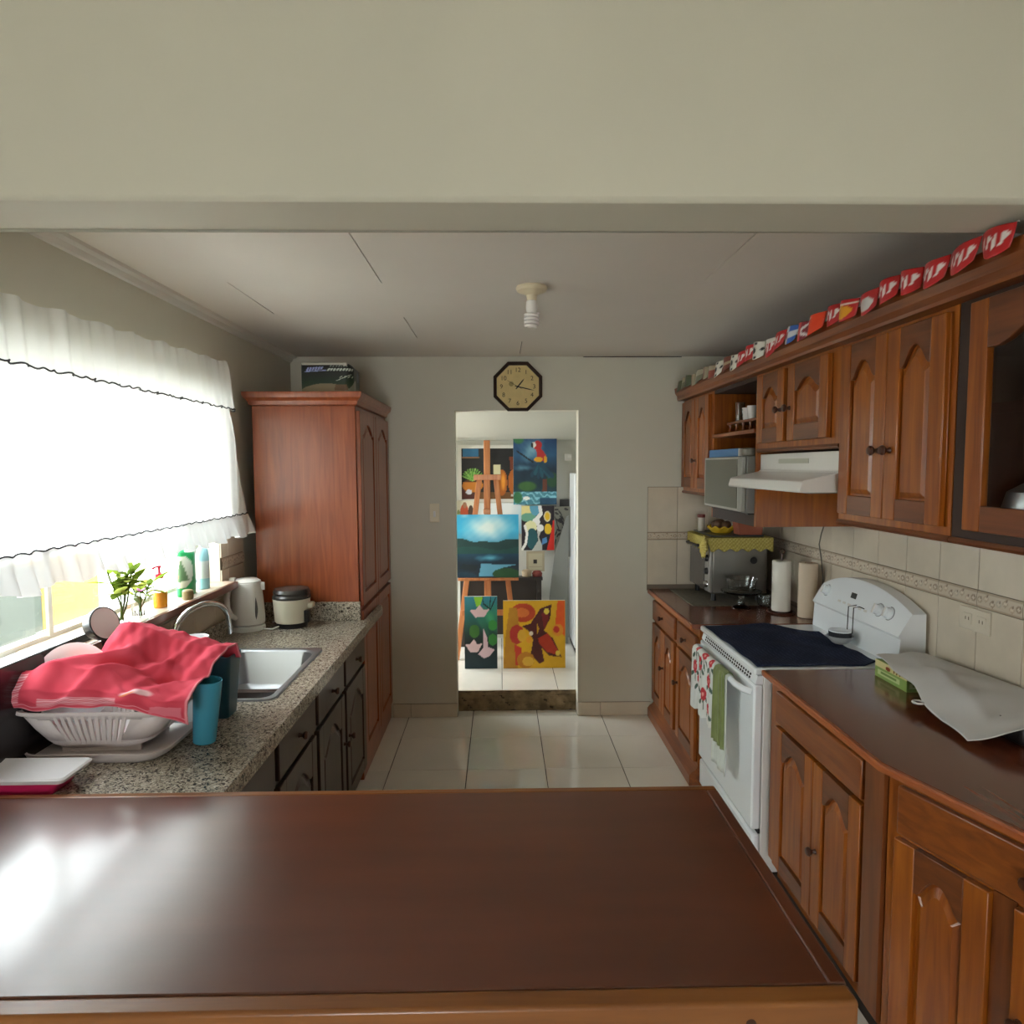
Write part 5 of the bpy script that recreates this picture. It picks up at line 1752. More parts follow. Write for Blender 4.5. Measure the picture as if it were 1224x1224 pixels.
for z in (0.10, 0.18, 0.26):
    T = frame((TX0+0.001, TY0+0.05, ZT+z), (0, 1, 0), (-1, 0, 0))
    k = M(T @ RX); k.lathe([(0.022, 0), (0.02, 0.012), (0.016, 0.018), (0, 0.019)], n=16); k.build('control_knob', black_m if z != 0.10 else chrome_m, to)
for x in (TX0+0.04, TX1-0.04):
    for y in (TY0+0.04, TY1-0.04):
        m = M(); m.lathe([(0.016, 0), (0.014, 0.046)], (x, y, ZT), 12); m.build('foot', black_m, to)
m = M(); T = Matrix.Translation((1.53, TY0, ZT+0.25)) @ Matrix.Rotation(math.pi/2, 4, 'X')
m = M(T); m.lathe([(0.022, -0.002), (0.02, 0.004), (0.0, 0.005)], n=16); m.build('side_vent', dark_m, to)
# crocheted cloth over the oven
ZO = ZT+0.387
def doily_col(U, V):
    img = np.zeros(U.shape+(3,))
    img[:] = (0.70, 0.64, 0.34)
    pat_ = np.sin(U*130)*np.sin(V*130)
    img[pat_ > 0.35] = (0.80, 0.75, 0.46)
    img[pat_ < -0.6] = (0.58, 0.52, 0.26)
    return img
dm_ = thing('crochet_cloth', 'yellow crocheted cloth hanging over the toaster oven edges', 'cloth', (1.44, 4.1, ZO))
def doily(u, v):
    # cross-over cloth: u along x with a drop in front, v along y with a drop at the near side
    drop = 0.075
    Lx, Ly = TX1-TX0+0.03, TY1-TY0+0.01
    sx_ = u*(Lx+drop)-drop
    sy_ = v*(Ly+drop)-drop
    z = ZO+0.002
    x = TX0-0.004+max(0.0, sx_)
    y = TY0-0.006+max(0.0, sy_)
    if sx_ < 0:
        z += sx_*(1+0.15*math.sin(v*40))
        x -= 0.012-0.01*sx_
    if sy_ < 0:
        z += sy_*(1+0.12*math.sin(u*40)) if sx_ >= 0 else sy_*0.3
        y -= 0.010-0.01*sy_
    return (x, y, z)
m = M(); m.grid(70, 80, doily, doily_col)
m.build('cloth', cloth_v, dm_, thick=0.003, smooth=60)
# rosette hanging at the near corner
m = M()
def ros(u, v):
    a = 2*math.pi*u
    r_ = 0.062*v*(1+0.10*math.sin(a*8)*v)
    return (TX0-0.026-0.006*math.sin(v*9)-0.02*(1-v), TY0+0.035+r_*math.cos(a), ZO-0.055+r_*1.1*math.sin(a))
m.grid(48, 10, ros, doily_col)
m.build('rosette', cloth_v, dm_, thick=0.004)
# black tray, jar, yellow bread and brown box on top of the oven
M_ = M().box(1.275, 1.60, 3.915, 4.28, ZO+0.005, ZO+0.014)
tag(M_.build('tray', mat('slate_tray', (62, 66, 62), 0.4), org=(1.44, 4.1, ZO), bevel=0.003), 'dark grey tray on top of the toaster oven', 'tray')
ZP = ZO+0.0145
sj = thing('spice_jar', 'white spice jar with a dark red lid on the toaster oven', 'jar', (1.30, 4.19, ZP))
m = M(); m.lathe([(0.02, 0), (0.022, 0.003), (0.022, 0.085), (0.019, 0.09)], (1.30, 4.19, ZP), 18); m.build('jar', mat('jar_white', (190, 184, 170), 0.35), sj)
m = M(); m.lathe([(0.024, 0.088), (0.024, 0.108), (0, 0.109)], (1.30, 4.19, ZP), 18); m.build('lid', mat('jar_red', (110, 36, 30), 0.45), sj)
fbk = thing('fruit_basket', 'yellow scalloped bowl of dark fruit on the toaster oven', 'bowl', (1.40, 4.10, ZP))
m = M()
def bas(u, v):
    a = 2*math.pi*u
    r_ = 0.055+0.03*v
    return (1.40+r_*math.cos(a), 4.10+r_*1.15*math.sin(a), ZP+0.001+0.038*v+0.007*math.sin(a*10)*v)
m.grid(60, 5, bas)
k = [bas(i/60, 0) for i in range(60)]
m.add(k, [tuple(range(60))])
m.build('bowl', mat('yellow_bowl', (206, 170, 40), 0.5), fbk, thick=0.003)
rn = random.Random(5)
for i in range(5):
    a = i*1.257
    m = M()
    rr_ = 0.027
    m.lathe([(0.0, -rr_)]+[(rr_*math.sin(t), -rr_*math.cos(t)) for t in [0.4*k_ for k_ in range(1, 8)]]+[(0, rr_)], (1.40+0.036*math.cos(a), 4.10+0.042*math.sin(a), ZP+0.047+0.008*(i % 2)), 14)
    tag(m.build('fruit', mat('dark_fruit', (92, 66, 44), 0.5), org=(1.40+0.036*math.cos(a), 4.10+0.042*math.sin(a), ZP+0.047)), 'round brown fruit heaped in the yellow bowl', 'fruit', 'brown fruit in the yellow bowl')
bb = thing('bread_box', 'reddish brown box at the near end of the toaster oven top', 'box', (1.52, 3.97, ZP))
m = M(); m.prism([(1.45, ZP), (1.59, ZP), (1.60, ZP+0.085), (1.44, ZP+0.085)], 3.92, 4.02, 'y'); m.build('box', mat('terracotta', (140, 74, 50), 0.6), bb, bevel=0.004)
M().box(1.437, 1.603, 3.917, 4.023, ZP+0.085, ZP+0.093).build('lid', mat('terracotta', (140, 74, 50), 0.6), bb, bevel=0.002)
# glass cake stand
cs = thing('cake_stand', 'clear glass footed dish in front of the toaster oven', 'dish', (1.40, 3.735, ZW))
gcx, gcy = 1.40, 3.735
m = M(); m.lathe([(0.055, 0.0), (0.055, 0.004), (0.02, 0.02), (0.012, 0.05), (0.02, 0.078), (0.03, 0.083)], (gcx, gcy, ZW), 26); m.build('foot', tglass_m, cs)
m = M(); m.lathe([(0.0, 0.082), (0.10, 0.088), (0.115, 0.098), (0.115, 0.102), (0.09, 0.093), (0.0, 0.088)], (gcx, gcy, ZW), 30); m.build('plate', tglass_m, cs)
m = M(); m.lathe([(0.035, 0.103), (0.075, 0.108), (0.082, 0.15), (0.088, 0.175), (0.085, 0.176), (0.078, 0.15), (0.07, 0.112), (0.0, 0.108)], (gcx, gcy, ZW), 26); m.build('bowl', tglass_m, cs)
m = M(); m.lathe([(0.03, 0), (0.034, 0.004), (0.045, 0.07), (0.042, 0.07), (0.03, 0.008), (0, 0.006)], (1.545, 3.76, ZW+0.001), 22)
tag(m.build('glass_bowl', tglass_m, org=(1.545, 3.76, ZW)), 'small clear glass behind the footed dish near the paper rolls', 'bowl')
# paper towel rolls
paper = mat('paper_white', (226, 222, 210), 0.9)
paper2 = mat('paper_cream', (208, 190, 166), 0.9)
ph = thing('paper_towel_holder', 'white paper towel roll on a dark metal stand behind the stove', 'paper towels', (1.575, 3.60, ZW))
m = M(); m.tube([(1.575+0.07*math.cos(2*math.pi*i/28), 3.60+0.07*math.sin(2*math.pi*i/28), ZW+0.006) for i in range(28)], 0.005, 8, closed=True)
m.tube([(1.505, 3.60, ZW+0.006), (1.645, 3.60, ZW+0.006)], 0.004, 8)
m.build('base_ring', knob_m, ph)
m = M(); m.tube([(1.575, 3.60, ZW+0.006), (1.575, 3.60, ZW+0.335)], 0.005, 8)
m.tube([(1.575+0.014*math.sin(2*math.pi*i/16), 3.60, ZW+0.347-0.014*math.cos(2*math.pi*i/16)) for i in range(16)], 0.003, 6, closed=True)
m.build('post', knob_m, ph)
m = M(); m.lathe([(0.019, 0.013), (0.047, 0.013), (0.050, 0.016), (0.050, 0.292), (0.047, 0.295), (0.019, 0.295)], (1.575, 3.60, ZW), 32); m.build('roll', paper, ph)
p2 = thing('paper_towel_roll', 'cream paper towel roll beside the white roll near the stove', 'paper towels', (1.67, 3.485, ZW))
m = M(); m.lathe([(0.019, 0.001), (0.046, 0.001), (0.049, 0.004), (0.049, 0.296), (0.046, 0.30), (0.019, 0.30)], (1.67, 3.485, ZW), 32); m.build('roll', paper2, p2)
m = M(); m.lathe([(0.0195, 0.0), (0.0195, 0.301), (0.017, 0.301), (0.017, 0.0)], (1.67, 3.485, ZW), 18); m.build('core', mat('cardboard', (150, 112, 78), 0.9), p2)

# ------------------------------------------------------------------ near right worktop: tea box and white cloth
def tea_col(U, V):
    img = np.zeros(U.shape+(3,))
    img[:] = (0.55, 0.68, 0.36)
    img[V > 0.62] = (0.88, 0.84, 0.60)
    poly(img, U, V, [(0.1, 0.2), (0.8, 0.2), (0.8, 0.5), (0.1, 0.5)], (0.78, 0.84, 0.60))
    poly(img, U, V, [(0.2, 0.28), (0.7, 0.28), (0.7, 0.42), (0.2, 0.42)], (0.45, 0.58, 0.28))
    ell(img, U, V, 0.42, 0.74, 0.08, 0.12, (0.62, 0.30, 0.16))
    for k in range(3): stroke(img, U, V, [(0.6+0.09*k, 0.68), (0.62+0.09*k, 0.84)], 0.02, (0.5, 0.36, 0.2))
    return img
tbx = thing('tea_box', 'green and yellow cardboard tea box under the corner of the white cloth', 'box', (1.53, 2.40, ZW))
bx0, by0, bx1, by1 = 1.475, 2.30, 1.60, 2.50
m = M(); m.box(bx0+0.001, bx1, by0+0.001, by1, ZW+0.0005, ZW+0.066); m.build('carton', mat('tea_green', (160, 184, 104), 0.6), tbx)
m = M(); m.grid(50, 30, lambda u, v: (bx0, by1+(by0-by1)*u, ZW+0.0005+0.066*v), tea_col); m.build('side_print', print_v, tbx)
m = M(); m.grid(30, 20, lambda u, v: (bx0+0.001, by0, ZW) if False else (bx0+(bx1-bx0)*u, by0, ZW+0.0005+0.066*v), tea_col); m.build('end_print', print_v, tbx)
# loaf tin under the cloth
m = M(); m.box(1.52, 1.72, 1.83, 2.26, ZW+0.0005, ZW+0.060)
tag(m.build('bread_tin', mat('tin_black', (28, 27, 28), 0.4), org=(1.6, 2.1, ZW), bevel=0.01), 'black tin half hidden under the white cloth beside the wall', 'tin')
bc = thing('tea_towel', 'white cloth thrown over the boxes on the near worktop', 'cloth', (1.55, 2.15, 0.95))
def clothf(u, v):
    # u from far (stove) to near, v from the wall side to the room side
    A = Vector((1.69, 2.535, 0.948)).lerp(Vector((1.738, 1.90, 0.965)), u)
    us = [0, 0.2, 0.38, 0.50, 0.64, 0.80, 0.90, 1.0]
    px_ = [1.485, 1.452, 1.428, 1.408, 1.385, 1.372, 1.43, 1.56]
    py_ = [2.515, 2.35, 2.20, 2.105, 1.98, 1.845, 1.80, 1.80]
    pz_ = [0.945, 0.944, 0.940, 0.914, 0.900, 0.893, 0.925, 0.955]
    B = Vector((np.interp(u, us, px_), np.interp(u, us, py_), np.interp(u, us, pz_)))
    p = A.lerp(B, v)
    p.z += 0.006*math.sin(u*11+v*3)*math.sin(math.pi*v)+0.005*math.sin(v*8+u*5)*v+0.024*math.sin(math.pi*v)*math.sin(math.pi*min(1, u*0.95+0.03))
    p.x += 0.006*math.sin(u*20)*v
    p.z += 0.010*math.exp(-((v-0.62-0.25*(u-0.5))/0.10)**2)*math.sin(math.pi*min(1,max(0,u)))+0.004*math.sin(u*23+v*9)*math.sin(math.pi*v)-0.006*math.exp(-((u-0.66-0.2*v)/0.05)**2)*v
    p.z = max(p.z, ZW+0.012)
    p.x = min(p.x, 1.738)
    return tuple(p)
m = M(); m.grid(70, 50, clothf)
m.build('cloth', mat('cloth_white', (206, 204, 200), 0.9, sheen=0.2), bc, thick=0.003, smooth=60)
m = M()
cc_ = Vector(clothf(0.50, 1.0))
m.tube([tuple(cc_+Vector((-0.014+0.016*math.cos(2*math.pi*i/14), 0.016*math.sin(2*math.pi*i/14), -0.001))) for i in range(14)], 0.004, 6, closed=True)
m.build('hanging_loop', mat('cloth_white', (206, 204, 200), 0.9), bc)

# ------------------------------------------------------------------ the studio: easel, paintings, fridge
def canvas(name, label, x0, x1, z0, z1, y, tilt, color, nu=70, nv=70, depth=0.022, back=None, cat='painting', framecol=None):
    w, h = x1-x0, z1-z0
    t = thing(name, label, cat, ((x0+x1)/2, y, z0), rot=(-tilt, 0, 0))
    M().box(-w/2, w/2, 0.0, depth, 0, h).build('canvas', back or mat('canvas_edge', (206, 202, 190), 0.8), t)
    m = M(); m.grid(nu, nv, lambda u, v: (-w/2+w*u, -0.001, h*v), color); m.build('picture', paint_m, t)
    if framecol:
        f_ = 0.03
        M().box(-w/2-f_, -w/2, -0.008, depth, -f_, h+f_).box(w/2, w/2+f_, -0.008, depth, -f_, h+f_).box(-w/2, w/2, -0.008, depth, h, h+f_).box(-w/2, w/2, -0.008, depth, -f_, 0).build('frame', framecol, t)
    return t
def fbm(U, V, s_=1.0, seed=0):
    r = np.random.RandomState(seed)
    out = np.zeros(U.shape)
    for k in range(1, 6):
        a, b, c = r.uniform(-1, 1, 3)
        out += np.sin(2*math.pi*s_*k*(U*a*1.7+V*b*1.7)+c*9)/k
    return out/2.5
def lake_col(U, V):
    n = fbm(U, V, 1.5, 1)
    sky = grad(U, V, [(0.55, (0.30, 0.62, 0.78)), (0.75, (0.24, 0.74, 0.92)), (1.0, (0.22, 0.68, 0.88))])
    cl = np.clip(1.15-np.hypot((U-0.52)/0.38, (V-0.80)/0.24)+n*0.25, 0, 1)[..., None]
    img = sky*(1-cl)+np.array((0.90, 0.97, 0.98))*cl
    cl2 = np.clip(0.8-np.hypot((U-0.14)/0.12, (V-0.98)/0.06)+n*0.2, 0, 1)[..., None]
    img = img*(1-cl2)+np.array((0.75, 0.90, 0.94))*cl2
    hill = 0.56+0.07*np.abs(U-0.50)*1.6+0.015*np.sin(U*17)
    img[V < hill] = (0.09, 0.24, 0.24)
    hb = V < 0.47+0.03*np.sin(U*7)
    img[hb] = (0.10, 0.30, 0.28)
    w = V < 0.38
    water = grad(U, V, [(0.0, (0.04, 0.16, 0.22)), (0.2, (0.03, 0.13, 0.20)), (0.38, (0.06, 0.26, 0.36))])
    img[w] = water[w]
    refl = np.clip(1.0-np.hypot((U-0.52)/0.26, (V-0.31)/0.07)+n*0.35, 0, 1)[..., None]
    img = img*(1-refl)+np.array((0.45, 0.80, 0.92))*refl
    poly(img, U, V, [(0.10, 0.22), (0.36, 0.19), (0.30, 0.10), (0.05, 0.14)], (0.03, 0.12, 0.15))
    poly(img, U, V, [(0.40, 0.22), (0.95, 0.20), (0.72, 0.15), (0.62, 0.02), (0.36, 0.02)], (0.38, 0.64, 0.76))
    ell(img, U, V, 0.80, 0.06, 0.22, 0.09, (0.12, 0.30, 0.16))
    ell(img, U, V, 0.12, 0.03, 0.2, 0.06, (0.06, 0.20, 0.28))
    return img+0.02*n[..., None]
def still_col(U, V):
    n = fbm(U, V, 2, 3)
    img = np.zeros(U.shape+(3,)); img[:] = (0.06, 0.06, 0.05)
    poly(img, U, V, [(0.02, 0.84), (0.28, 0.84), (0.28, 1.0), (0.02, 1.0)], (0.14, 0.40, 0.55))
    poly(img, U, V, [(0.0, 0.80), (0.30, 0.80), (0.30, 0.83), (0, 0.83)], (0.50, 0.36, 0.22))
    img[V < 0.13] = (0.42, 0.28, 0.12)
    img[(V < 0.20) & (U < 0.3)] = (0.32, 0.14, 0.10)
    ell(img, U, V, 0.18, 0.27, 0.17, 0.13, (0.78, 0.48, 0.12))
    img[(V > 0.33) & (np.hypot((U-0.18)/0.17, (V-0.27)/0.13) < 1)] = (0.35, 0.20, 0.06)
    for k in range(11):
        a = -1.25+k*0.25
        stroke(img, U, V, [(0.18, 0.36), (0.18+0.17*math.sin(a), 0.36+0.24*math.cos(a)**0.8)], 0.011, (0.36, 0.58, 0.20) if k % 2 else (0.52, 0.72, 0.34))
    for cx, rx, cz in ((0.66, 0.085, 0.32), (0.86, 0.10, 0.34), (1.0, 0.08, 0.28)):
        ell(img, U, V, cx, cz, rx, 0.26, (0.66, 0.36, 0.08))
        ell(img, U, V, cx+0.02, cz+0.02, rx*0.5, 0.2, (0.88, 0.58, 0.16), soft=0.8)
    poly(img, U, V, [(0.80, 0.58), (0.92, 0.58), (0.96, 0.82), (0.78, 0.84)], (0.44, 0.20, 0.08))
    poly(img, U, V, [(0.52, 0.46), (0.64, 0.46), (0.64, 0.68), (0.52, 0.68)], (0.82, 0.80, 0.64))
    poly(img, U, V, [(0.80, 0.05), (1.0, 0.04), (1.0, 0.07), (0.80, 0.09)], (0.80, 0.78, 0.74))
    ell(img, U, V, 0.12, 0.14, 0.05, 0.05, (0.85, 0.85, 0.9))
    return img+0.02*n[..., None]
def parrot_col(U, V):
    n = fbm(U, V, 2, 5)
    img = grad(U, V, [(0, (0.10, 0.30, 0.34)), (0.25, (0.06, 0.20, 0.24)), (0.5, (0.05, 0.16, 0.24)), (0.7, (0.12, 0.32, 0.46)), (1, (0.10, 0.24, 0.42))])
    g_ = np.clip(1.0-np.hypot((U-0.42)/0.34, (V-0.78)/0.22)+n*0.3, 0, 1)[..., None]
    img = img*(1-g_)+np.array((0.44, 0.62, 0.70))*g_
    g_ = np.clip(1.0-np.hypot((U-0.25)/0.3, (V-0.52)/0.05)+n*0.3, 0, 1)[..., None]
    img = img*(1-g_)+np.array((0.32, 0.50, 0.58))*g_
    ell(img, U, V, 0.12, 0.92, 0.14, 0.07, (0.20, 0.44, 0.26), soft=0.6)
    ell(img, U, V, 0.32, 0.26, 0.24, 0.08, (0.22, 0.38, 0.18), soft=0.5)
    ell(img, U, V, 0.9, 0.35, 0.16, 0.12, (0.12, 0.28, 0.16), soft=0.5)
    poly(img, U, V, [(0.66, 0.14), (0.78, 0.14), (0.77, 0.36), (0.68, 0.36)], (0.38, 0.20, 0.12))
    stroke(img, U, V, [(0.08, 0.76), (0.46, 0.60)], 0.012, (0.05, 0.08, 0.10))
    for k in range(7):
        stroke(img, U, V, [(0.62, 0.58), (0.42+0.08*k, 0.42+0.03*math.sin(k*2))], 0.035, (0.07, 0.30, 0.36) if k % 2 else (0.05, 0.22, 0.30))
    poly(img, U, V, [(0.50, 0.82), (0.60, 0.82), (0.76, 0.70), (0.77, 0.62), (0.52, 0.62), (0.55, 0.72)], (0.70, 0.14, 0.14))
    ell(img, U, V, 0.56, 0.84, 0.10, 0.065, (0.72, 0.14, 0.14))
    ell(img, U, V, 0.58, 0.64, 0.10, 0.035, (0.84, 0.62, 0.10))
    ell(img, U, V, 0.74, 0.64, 0.04, 0.05, (0.84, 0.62, 0.10))
    ell(img, U, V, 0.475, 0.845, 0.045, 0.04, (0.86, 0.84, 0.80))
    ell(img, U, V, 0.435, 0.84, 0.03, 0.035, (0.06, 0.06, 0.06))
    img[V < 0.18] = (0.26, 0.50, 0.56)
    img[(V < 0.18) & (np.sin(U*20+V*90+n*4) > 0.45)] = (0.50, 0.74, 0.80)
    ell(img, U, V, 0.10, 0.10, 0.12, 0.10, (0.18, 0.42, 0.26), soft=0.5)
    ell(img, U, V, 0.30, 0.09, 0.08, 0.025, (0.90, 0.92, 0.90))
    img[(V < 0.1) & (U > 0.6)] = (0.10, 0.28, 0.38)
    return img+0.02*n[..., None]
def abstract_col(U, V):
    img = np.zeros(U.shape+(3,)); img[:] = (0.12, 0.09, 0.12)
    ell(img, U, V, 0.12, 0.92, 0.24, 0.16, (0.86, 0.82, 0.56))
    ell(img, U, V, 0.20, 0.74, 0.22, 0.10, (0.40, 0.62, 0.52))
    ell(img, U, V, 0.40, 0.96, 0.16, 0.18, (0.34, 0.60, 0.70))
    stroke(img, U, V, [(0.52, 1.0), (0.56, 0.82), (0.44, 0.70)], 0.05, (0.90, 0.90, 0.88))
    ell(img, U, V, 0.42, 0.64, 0.11, 0.09, (0.90, 0.90, 0.88))
    ell(img, U, V, 0.26, 0.52, 0.18, 0.14, (0.86, 0.86, 0.66))
    ell(img, U, V, 0.30, 0.26, 0.16, 0.24, (0.12, 0.34, 0.36))
    stroke(img, U, V, [(0.10, 0.55), (0.16, 0.38), (0.12, 0.15), (0.02, 0.02)], 0.035, (0.90, 0.90, 0.88))
    poly(img, U, V, [(0.44, 0.50), (0.56, 0.44), (0.50, 0.30), (0.60, 0.10), (0.60, 0.0), (0.30, 0.0), (0.48, 0.22)], (0.72, 0.74, 0.70))
    ell(img, U, V, 0.54, 0.50, 0.10, 0.08, (0.90, 0.90, 0.88))
    poly(img, U, V, [(0.58, 0.12), (0.74, 0.18), (0.72, 0.30), (0.60, 0.26)], (0.30, 0.52, 0.72))
    ell(img, U, V, 0.74, 0.76, 0.10, 0.12, (0.86, 0.82, 0.66)); ell(img, U, V, 0.74, 0.76, 0.07, 0.09, (0.88, 0.72, 0.12))
    ell(img, U, V, 0.76, 0.48, 0.10, 0.12, (0.88, 0.72, 0.12))
    poly(img, U, V, [(0.86, 0.45), (0.90, 0.66), (1.0, 0.70), (1.0, 0.0), (0.72, 0.0), (0.80, 0.25)], (0.84, 0.16, 0.10))
    return img
def lily_col(U, V):
    n = fbm(U, V, 2, 8)
    img = grad(U, V, [(0, (0.03, 0.16, 0.20)), (0.35, (0.02, 0.09, 0.10)), (0.6, (0.08, 0.30, 0.26)), (1, (0.16, 0.50, 0.58))])
    g_ = np.clip(1-np.hypot((U-0.8)/0.4, (V-0.7)/0.25)+n*0.3, 0, 1)[..., None]
    img = img*(1-g_)+np.array((0.22, 0.58, 0.40))*g_
    def cup_(cx, cz, w, h, c=(0.80, 0.68, 0.70)):
        poly(img, U, V, [(cx-w, cz+h*0.3), (cx-w*0.45, cz+h*0.35), (cx, cz+h), (cx+w*0.4, cz+h*0.35), (cx+w, cz+h*0.45), (cx+w*0.5, cz-h*0.6), (cx-w*0.4, cz-h*0.7)], c)
    poly(img, U, V, [(0.28, 1), (0.56, 1), (0.48, 0.86), (0.36, 0.86)], (0.50, 0.72, 0.16))
    cup_(0.46, 0.78, 0.30, 0.10)
    ell(img, U, V, 0.86, 0.60, 0.14, 0.07, (0.20, 0.52, 0.22)); ell(img, U, V, 0.86, 0.40, 0.14, 0.08, (0.18, 0.46, 0.18))
    ell(img, U, V, 0.30, 0.52, 0.16, 0.09, (0.20, 0.40, 0.14))
    cup_(0.28, 0.30, 0.26, 0.11)
    poly(img, U, V, [(0.58, 0.55), (0.68, 0.44), (0.72, 0.30), (0.92, 0.26), (0.78, 0.18), (0.60, 0.14), (0.42, 0.20), (0.56, 0.28)], (0.80, 0.68, 0.72))
    for a_, b_ in (((0.55, 1), (0.58, 0.9)), ((0.58, 0.9), (0.8, 0.82)), ((0.8, 1), (0.78, 0.86)), ((0.95, 0.98), (0.8, 0.82))):
        stroke(img, U, V, [a_, b_], 0.012, (0.02, 0.08, 0.10))
    return img+0.015*n[..., None]
def fire_col(U, V):
    n = fbm(U, V, 1.6, 12)
    img = np.zeros(U.shape+(3,)); img[:] = (0.86, 0.66, 0.10)
    ell(img, U, V, 0.32, 0.82, 0.20, 0.14, (0.74, 0.26, 0.12)); ell(img, U, V, 0.30, 0.82, 0.12, 0.07, (0.86, 0.46, 0.20))
    poly(img, U, V, [(0.10, 0.9), (0.22, 0.9), (0.26, 0.6), (0.20, 0.2), (0.24, 0), (0.0, 0), (0.04, 0.5)], (0.72, 0.50, 0.12))
    poly(img, U, V, [(0.88, 1), (1, 1), (1, 0.45), (0.90, 0.56), (0.84, 0.66)], (0.90, 0.36, 0.10))
    ell(img, U, V, 0.88, 0.56, 0.09, 0.09, (0.88, 0.56, 0.16)); ell(img, U, V, 0.86, 0.57, 0.05, 0.05, (0.78, 0.2, 0.14))
    poly(img, U, V, [(0.30, 0.62), (0.44, 0.66), (0.60, 0.88), (0.78, 0.94), (0.76, 0.74), (0.66, 0.56), (0.80, 0.44), (0.94, 0.16), (0.74, 0.18), (0.62, 0.30), (0.66, 0.10), (0.58, 0.06), (0.44, 0.20), (0.48, 0.42), (0.40, 0.56)], (0.30, 0.08, 0.09))
    poly(img, U, V, [(0.66, 0.56), (0.62, 0.80), (0.72, 0.88), (0.73, 0.72)], (0.46, 0.10, 0.10))
    poly(img, U, V, [(0.56, 0.44), (0.72, 0.52), (0.88, 0.26), (0.84, 0.20), (0.70, 0.24), (0.58, 0.36)], (0.70, 0.20, 0.10))
    poly(img, U, V, [(0.55, 0.50), (0.54, 0.68), (0.58, 0.58)], (0.80, 0.60, 0.12))
    ell(img, U, V, 0.70, 0.84, 0.04, 0.045, (0.90, 0.80, 0.30)); ell(img, U, V, 0.88, 0.22, 0.035, 0.04, (0.90, 0.78, 0.30))
    ell(img, U, V, 0.22, 0.50, 0.12, 0.14, (0.70, 0.20, 0.16)); ell(img, U, V, 0.30, 0.48, 0.07, 0.09, (0.86, 0.66, 0.2))
    ell(img, U, V, 0.42, 0.42, 0.05, 0.05, (0.88, 0.60, 0.16)); ell(img, U, V, 0.45, 0.51, 0.035, 0.03, (0.86, 0.80, 0.74))
    poly(img, U, V, [(0.18, 0.36), (0.30, 0.30), (0.26, 0.04), (0.20, 0.04)], (0.76, 0.22, 0.14))
    ell(img, U, V, 0.36, 0.12, 0.14, 0.12, (0.74, 0.48, 0.10)); ell(img, U, V, 0.40, 0.10, 0.09, 0.07, (0.86, 0.68, 0.24))
    return img+0.03*n[..., None]
def sketch_col(U, V):
    img = np.zeros(U.shape+(3,)); img[:] = (0.90, 0.92, 0.92)
    g_ = np.clip((U-0.78)/0.22, 0, 1)[..., None]*np.clip(1.2-V, 0, 1)[..., None]
    img = img*(1-g_)+np.array((0.42, 0.66, 0.76))*g_
    poly(img, U, V, [(0.30, 0.35), (0.40, 0.35), (0.36, 0.55), (0.28, 0.55)], (0.70, 0.10, 0.36)); poly(img, U, V, [(0.48, 0.35), (0.56, 0.35), (0.56, 0.55), (0.50, 0.55)], (0.50, 0.10, 0.26))
    return img
def figure_col(U, V):
    img = np.zeros(U.shape+(3,)); img[:] = (0.84, 0.82, 0.74)
    ell(img, U, V, 0.45, 0.45, 0.26, 0.42, (0.72, 0.30, 0.16)); ell(img, U, V, 0.48, 0.80, 0.12, 0.14, (0.60, 0.42, 0.30)); ell(img, U, V, 0.85, 0.4, 0.18, 0.4, (0.30, 0.22, 0.16)); ell(img, U, V, 0.1, 0.3, 0.12, 0.3, (0.56, 0.60, 0.40))
    return img
def ink_col(U, V):
    img = np.zeros(U.shape+(3,)); img[:] = (0.40, 0.40, 0.36)
    rn_ = random.Random(11)
    for k in range(16):
        x, z = rn_.uniform(0.06, 0.5), rn_.uniform(0.50, 0.95)
        ell(img, U, V, x, z, 0.10, 0.02, (0.09, 0.08, 0.08), rn_.uniform(-0.9, 0.1))
    for k in range(6):
        x, z = rn_.uniform(0.02, 0.22), rn_.uniform(0.2, 0.5)
        ell(img, U, V, x, z, 0.07, 0.025, (0.06, 0.05, 0.05), rn_.uniform(0.3, 1.2))
    return img
def print_col(U, V):
    img = np.zeros(U.shape+(3,)); img[:] = (0.62, 0.58, 0.48)
    poly(img, U, V, [(0.12, 0.10), (0.90, 0.10), (0.90, 0.90), (0.12, 0.90)], (0.68, 0.65, 0.54))
    poly(img, U, V, [(0.38, 0.40), (0.58, 0.40), (0.58, 0.60), (0.38, 0.60)], (0.10, 0.09, 0.08))
    img[(V > 0.2) & (V < 0.24) & (U > 0.16) & (U < 0.86)] = (0.56, 0.52, 0.44)
    return img
white_frame = mat('white_frame', (214, 212, 204), 0.6)
# on the rear wall
canvas('still_life_painting', 'white framed still life of a spiky plant and amber jugs behind the easel', -0.345, 0.20, 1.41, 1.86, YF-0.035, 0.0, still_col, framecol=white_frame)
canvas('parrot_painting', 'tall blue green painting of a red parrot over a stream', 0.115, 0.50, 1.36, 1.985, YF-0.075, 0.0, parrot_col, 60, 90)
canvas('sketch_canvas', 'nearly blank white canvas with a blue corner below the still life', -0.40, 0.22, 1.10, 1.375, YF-0.06, 0.0, sketch_col, 60, 40)
canvas('abstract_painting', 'curvy abstract painting with yellow drops and a red edge', 0.185, 0.495, 0.955, 1.352, YF-0.10, 0.0, abstract_col)
canvas('figure_painting', 'small orange figure painting beside the easel leg', -0.385, -0.24, 1.20, 1.40, YF-0.10, 0.0, figure_col, 36, 36)
canvas('ink_painting', 'grey canvas with black brush leaves leaning behind the big grey board', 0.475, 0.68, 0.90, 1.345, YF-0.14, 0.0, ink_col, 60, 60, back=mat('grey_canvas', (110, 110, 102), 0.8))
canvas('small_print', 'small beige print with a black square below the abstract painting', 0.225, 0.385, 0.775, 0.955, YF-0.16, 0.0, print_col, 40, 40)
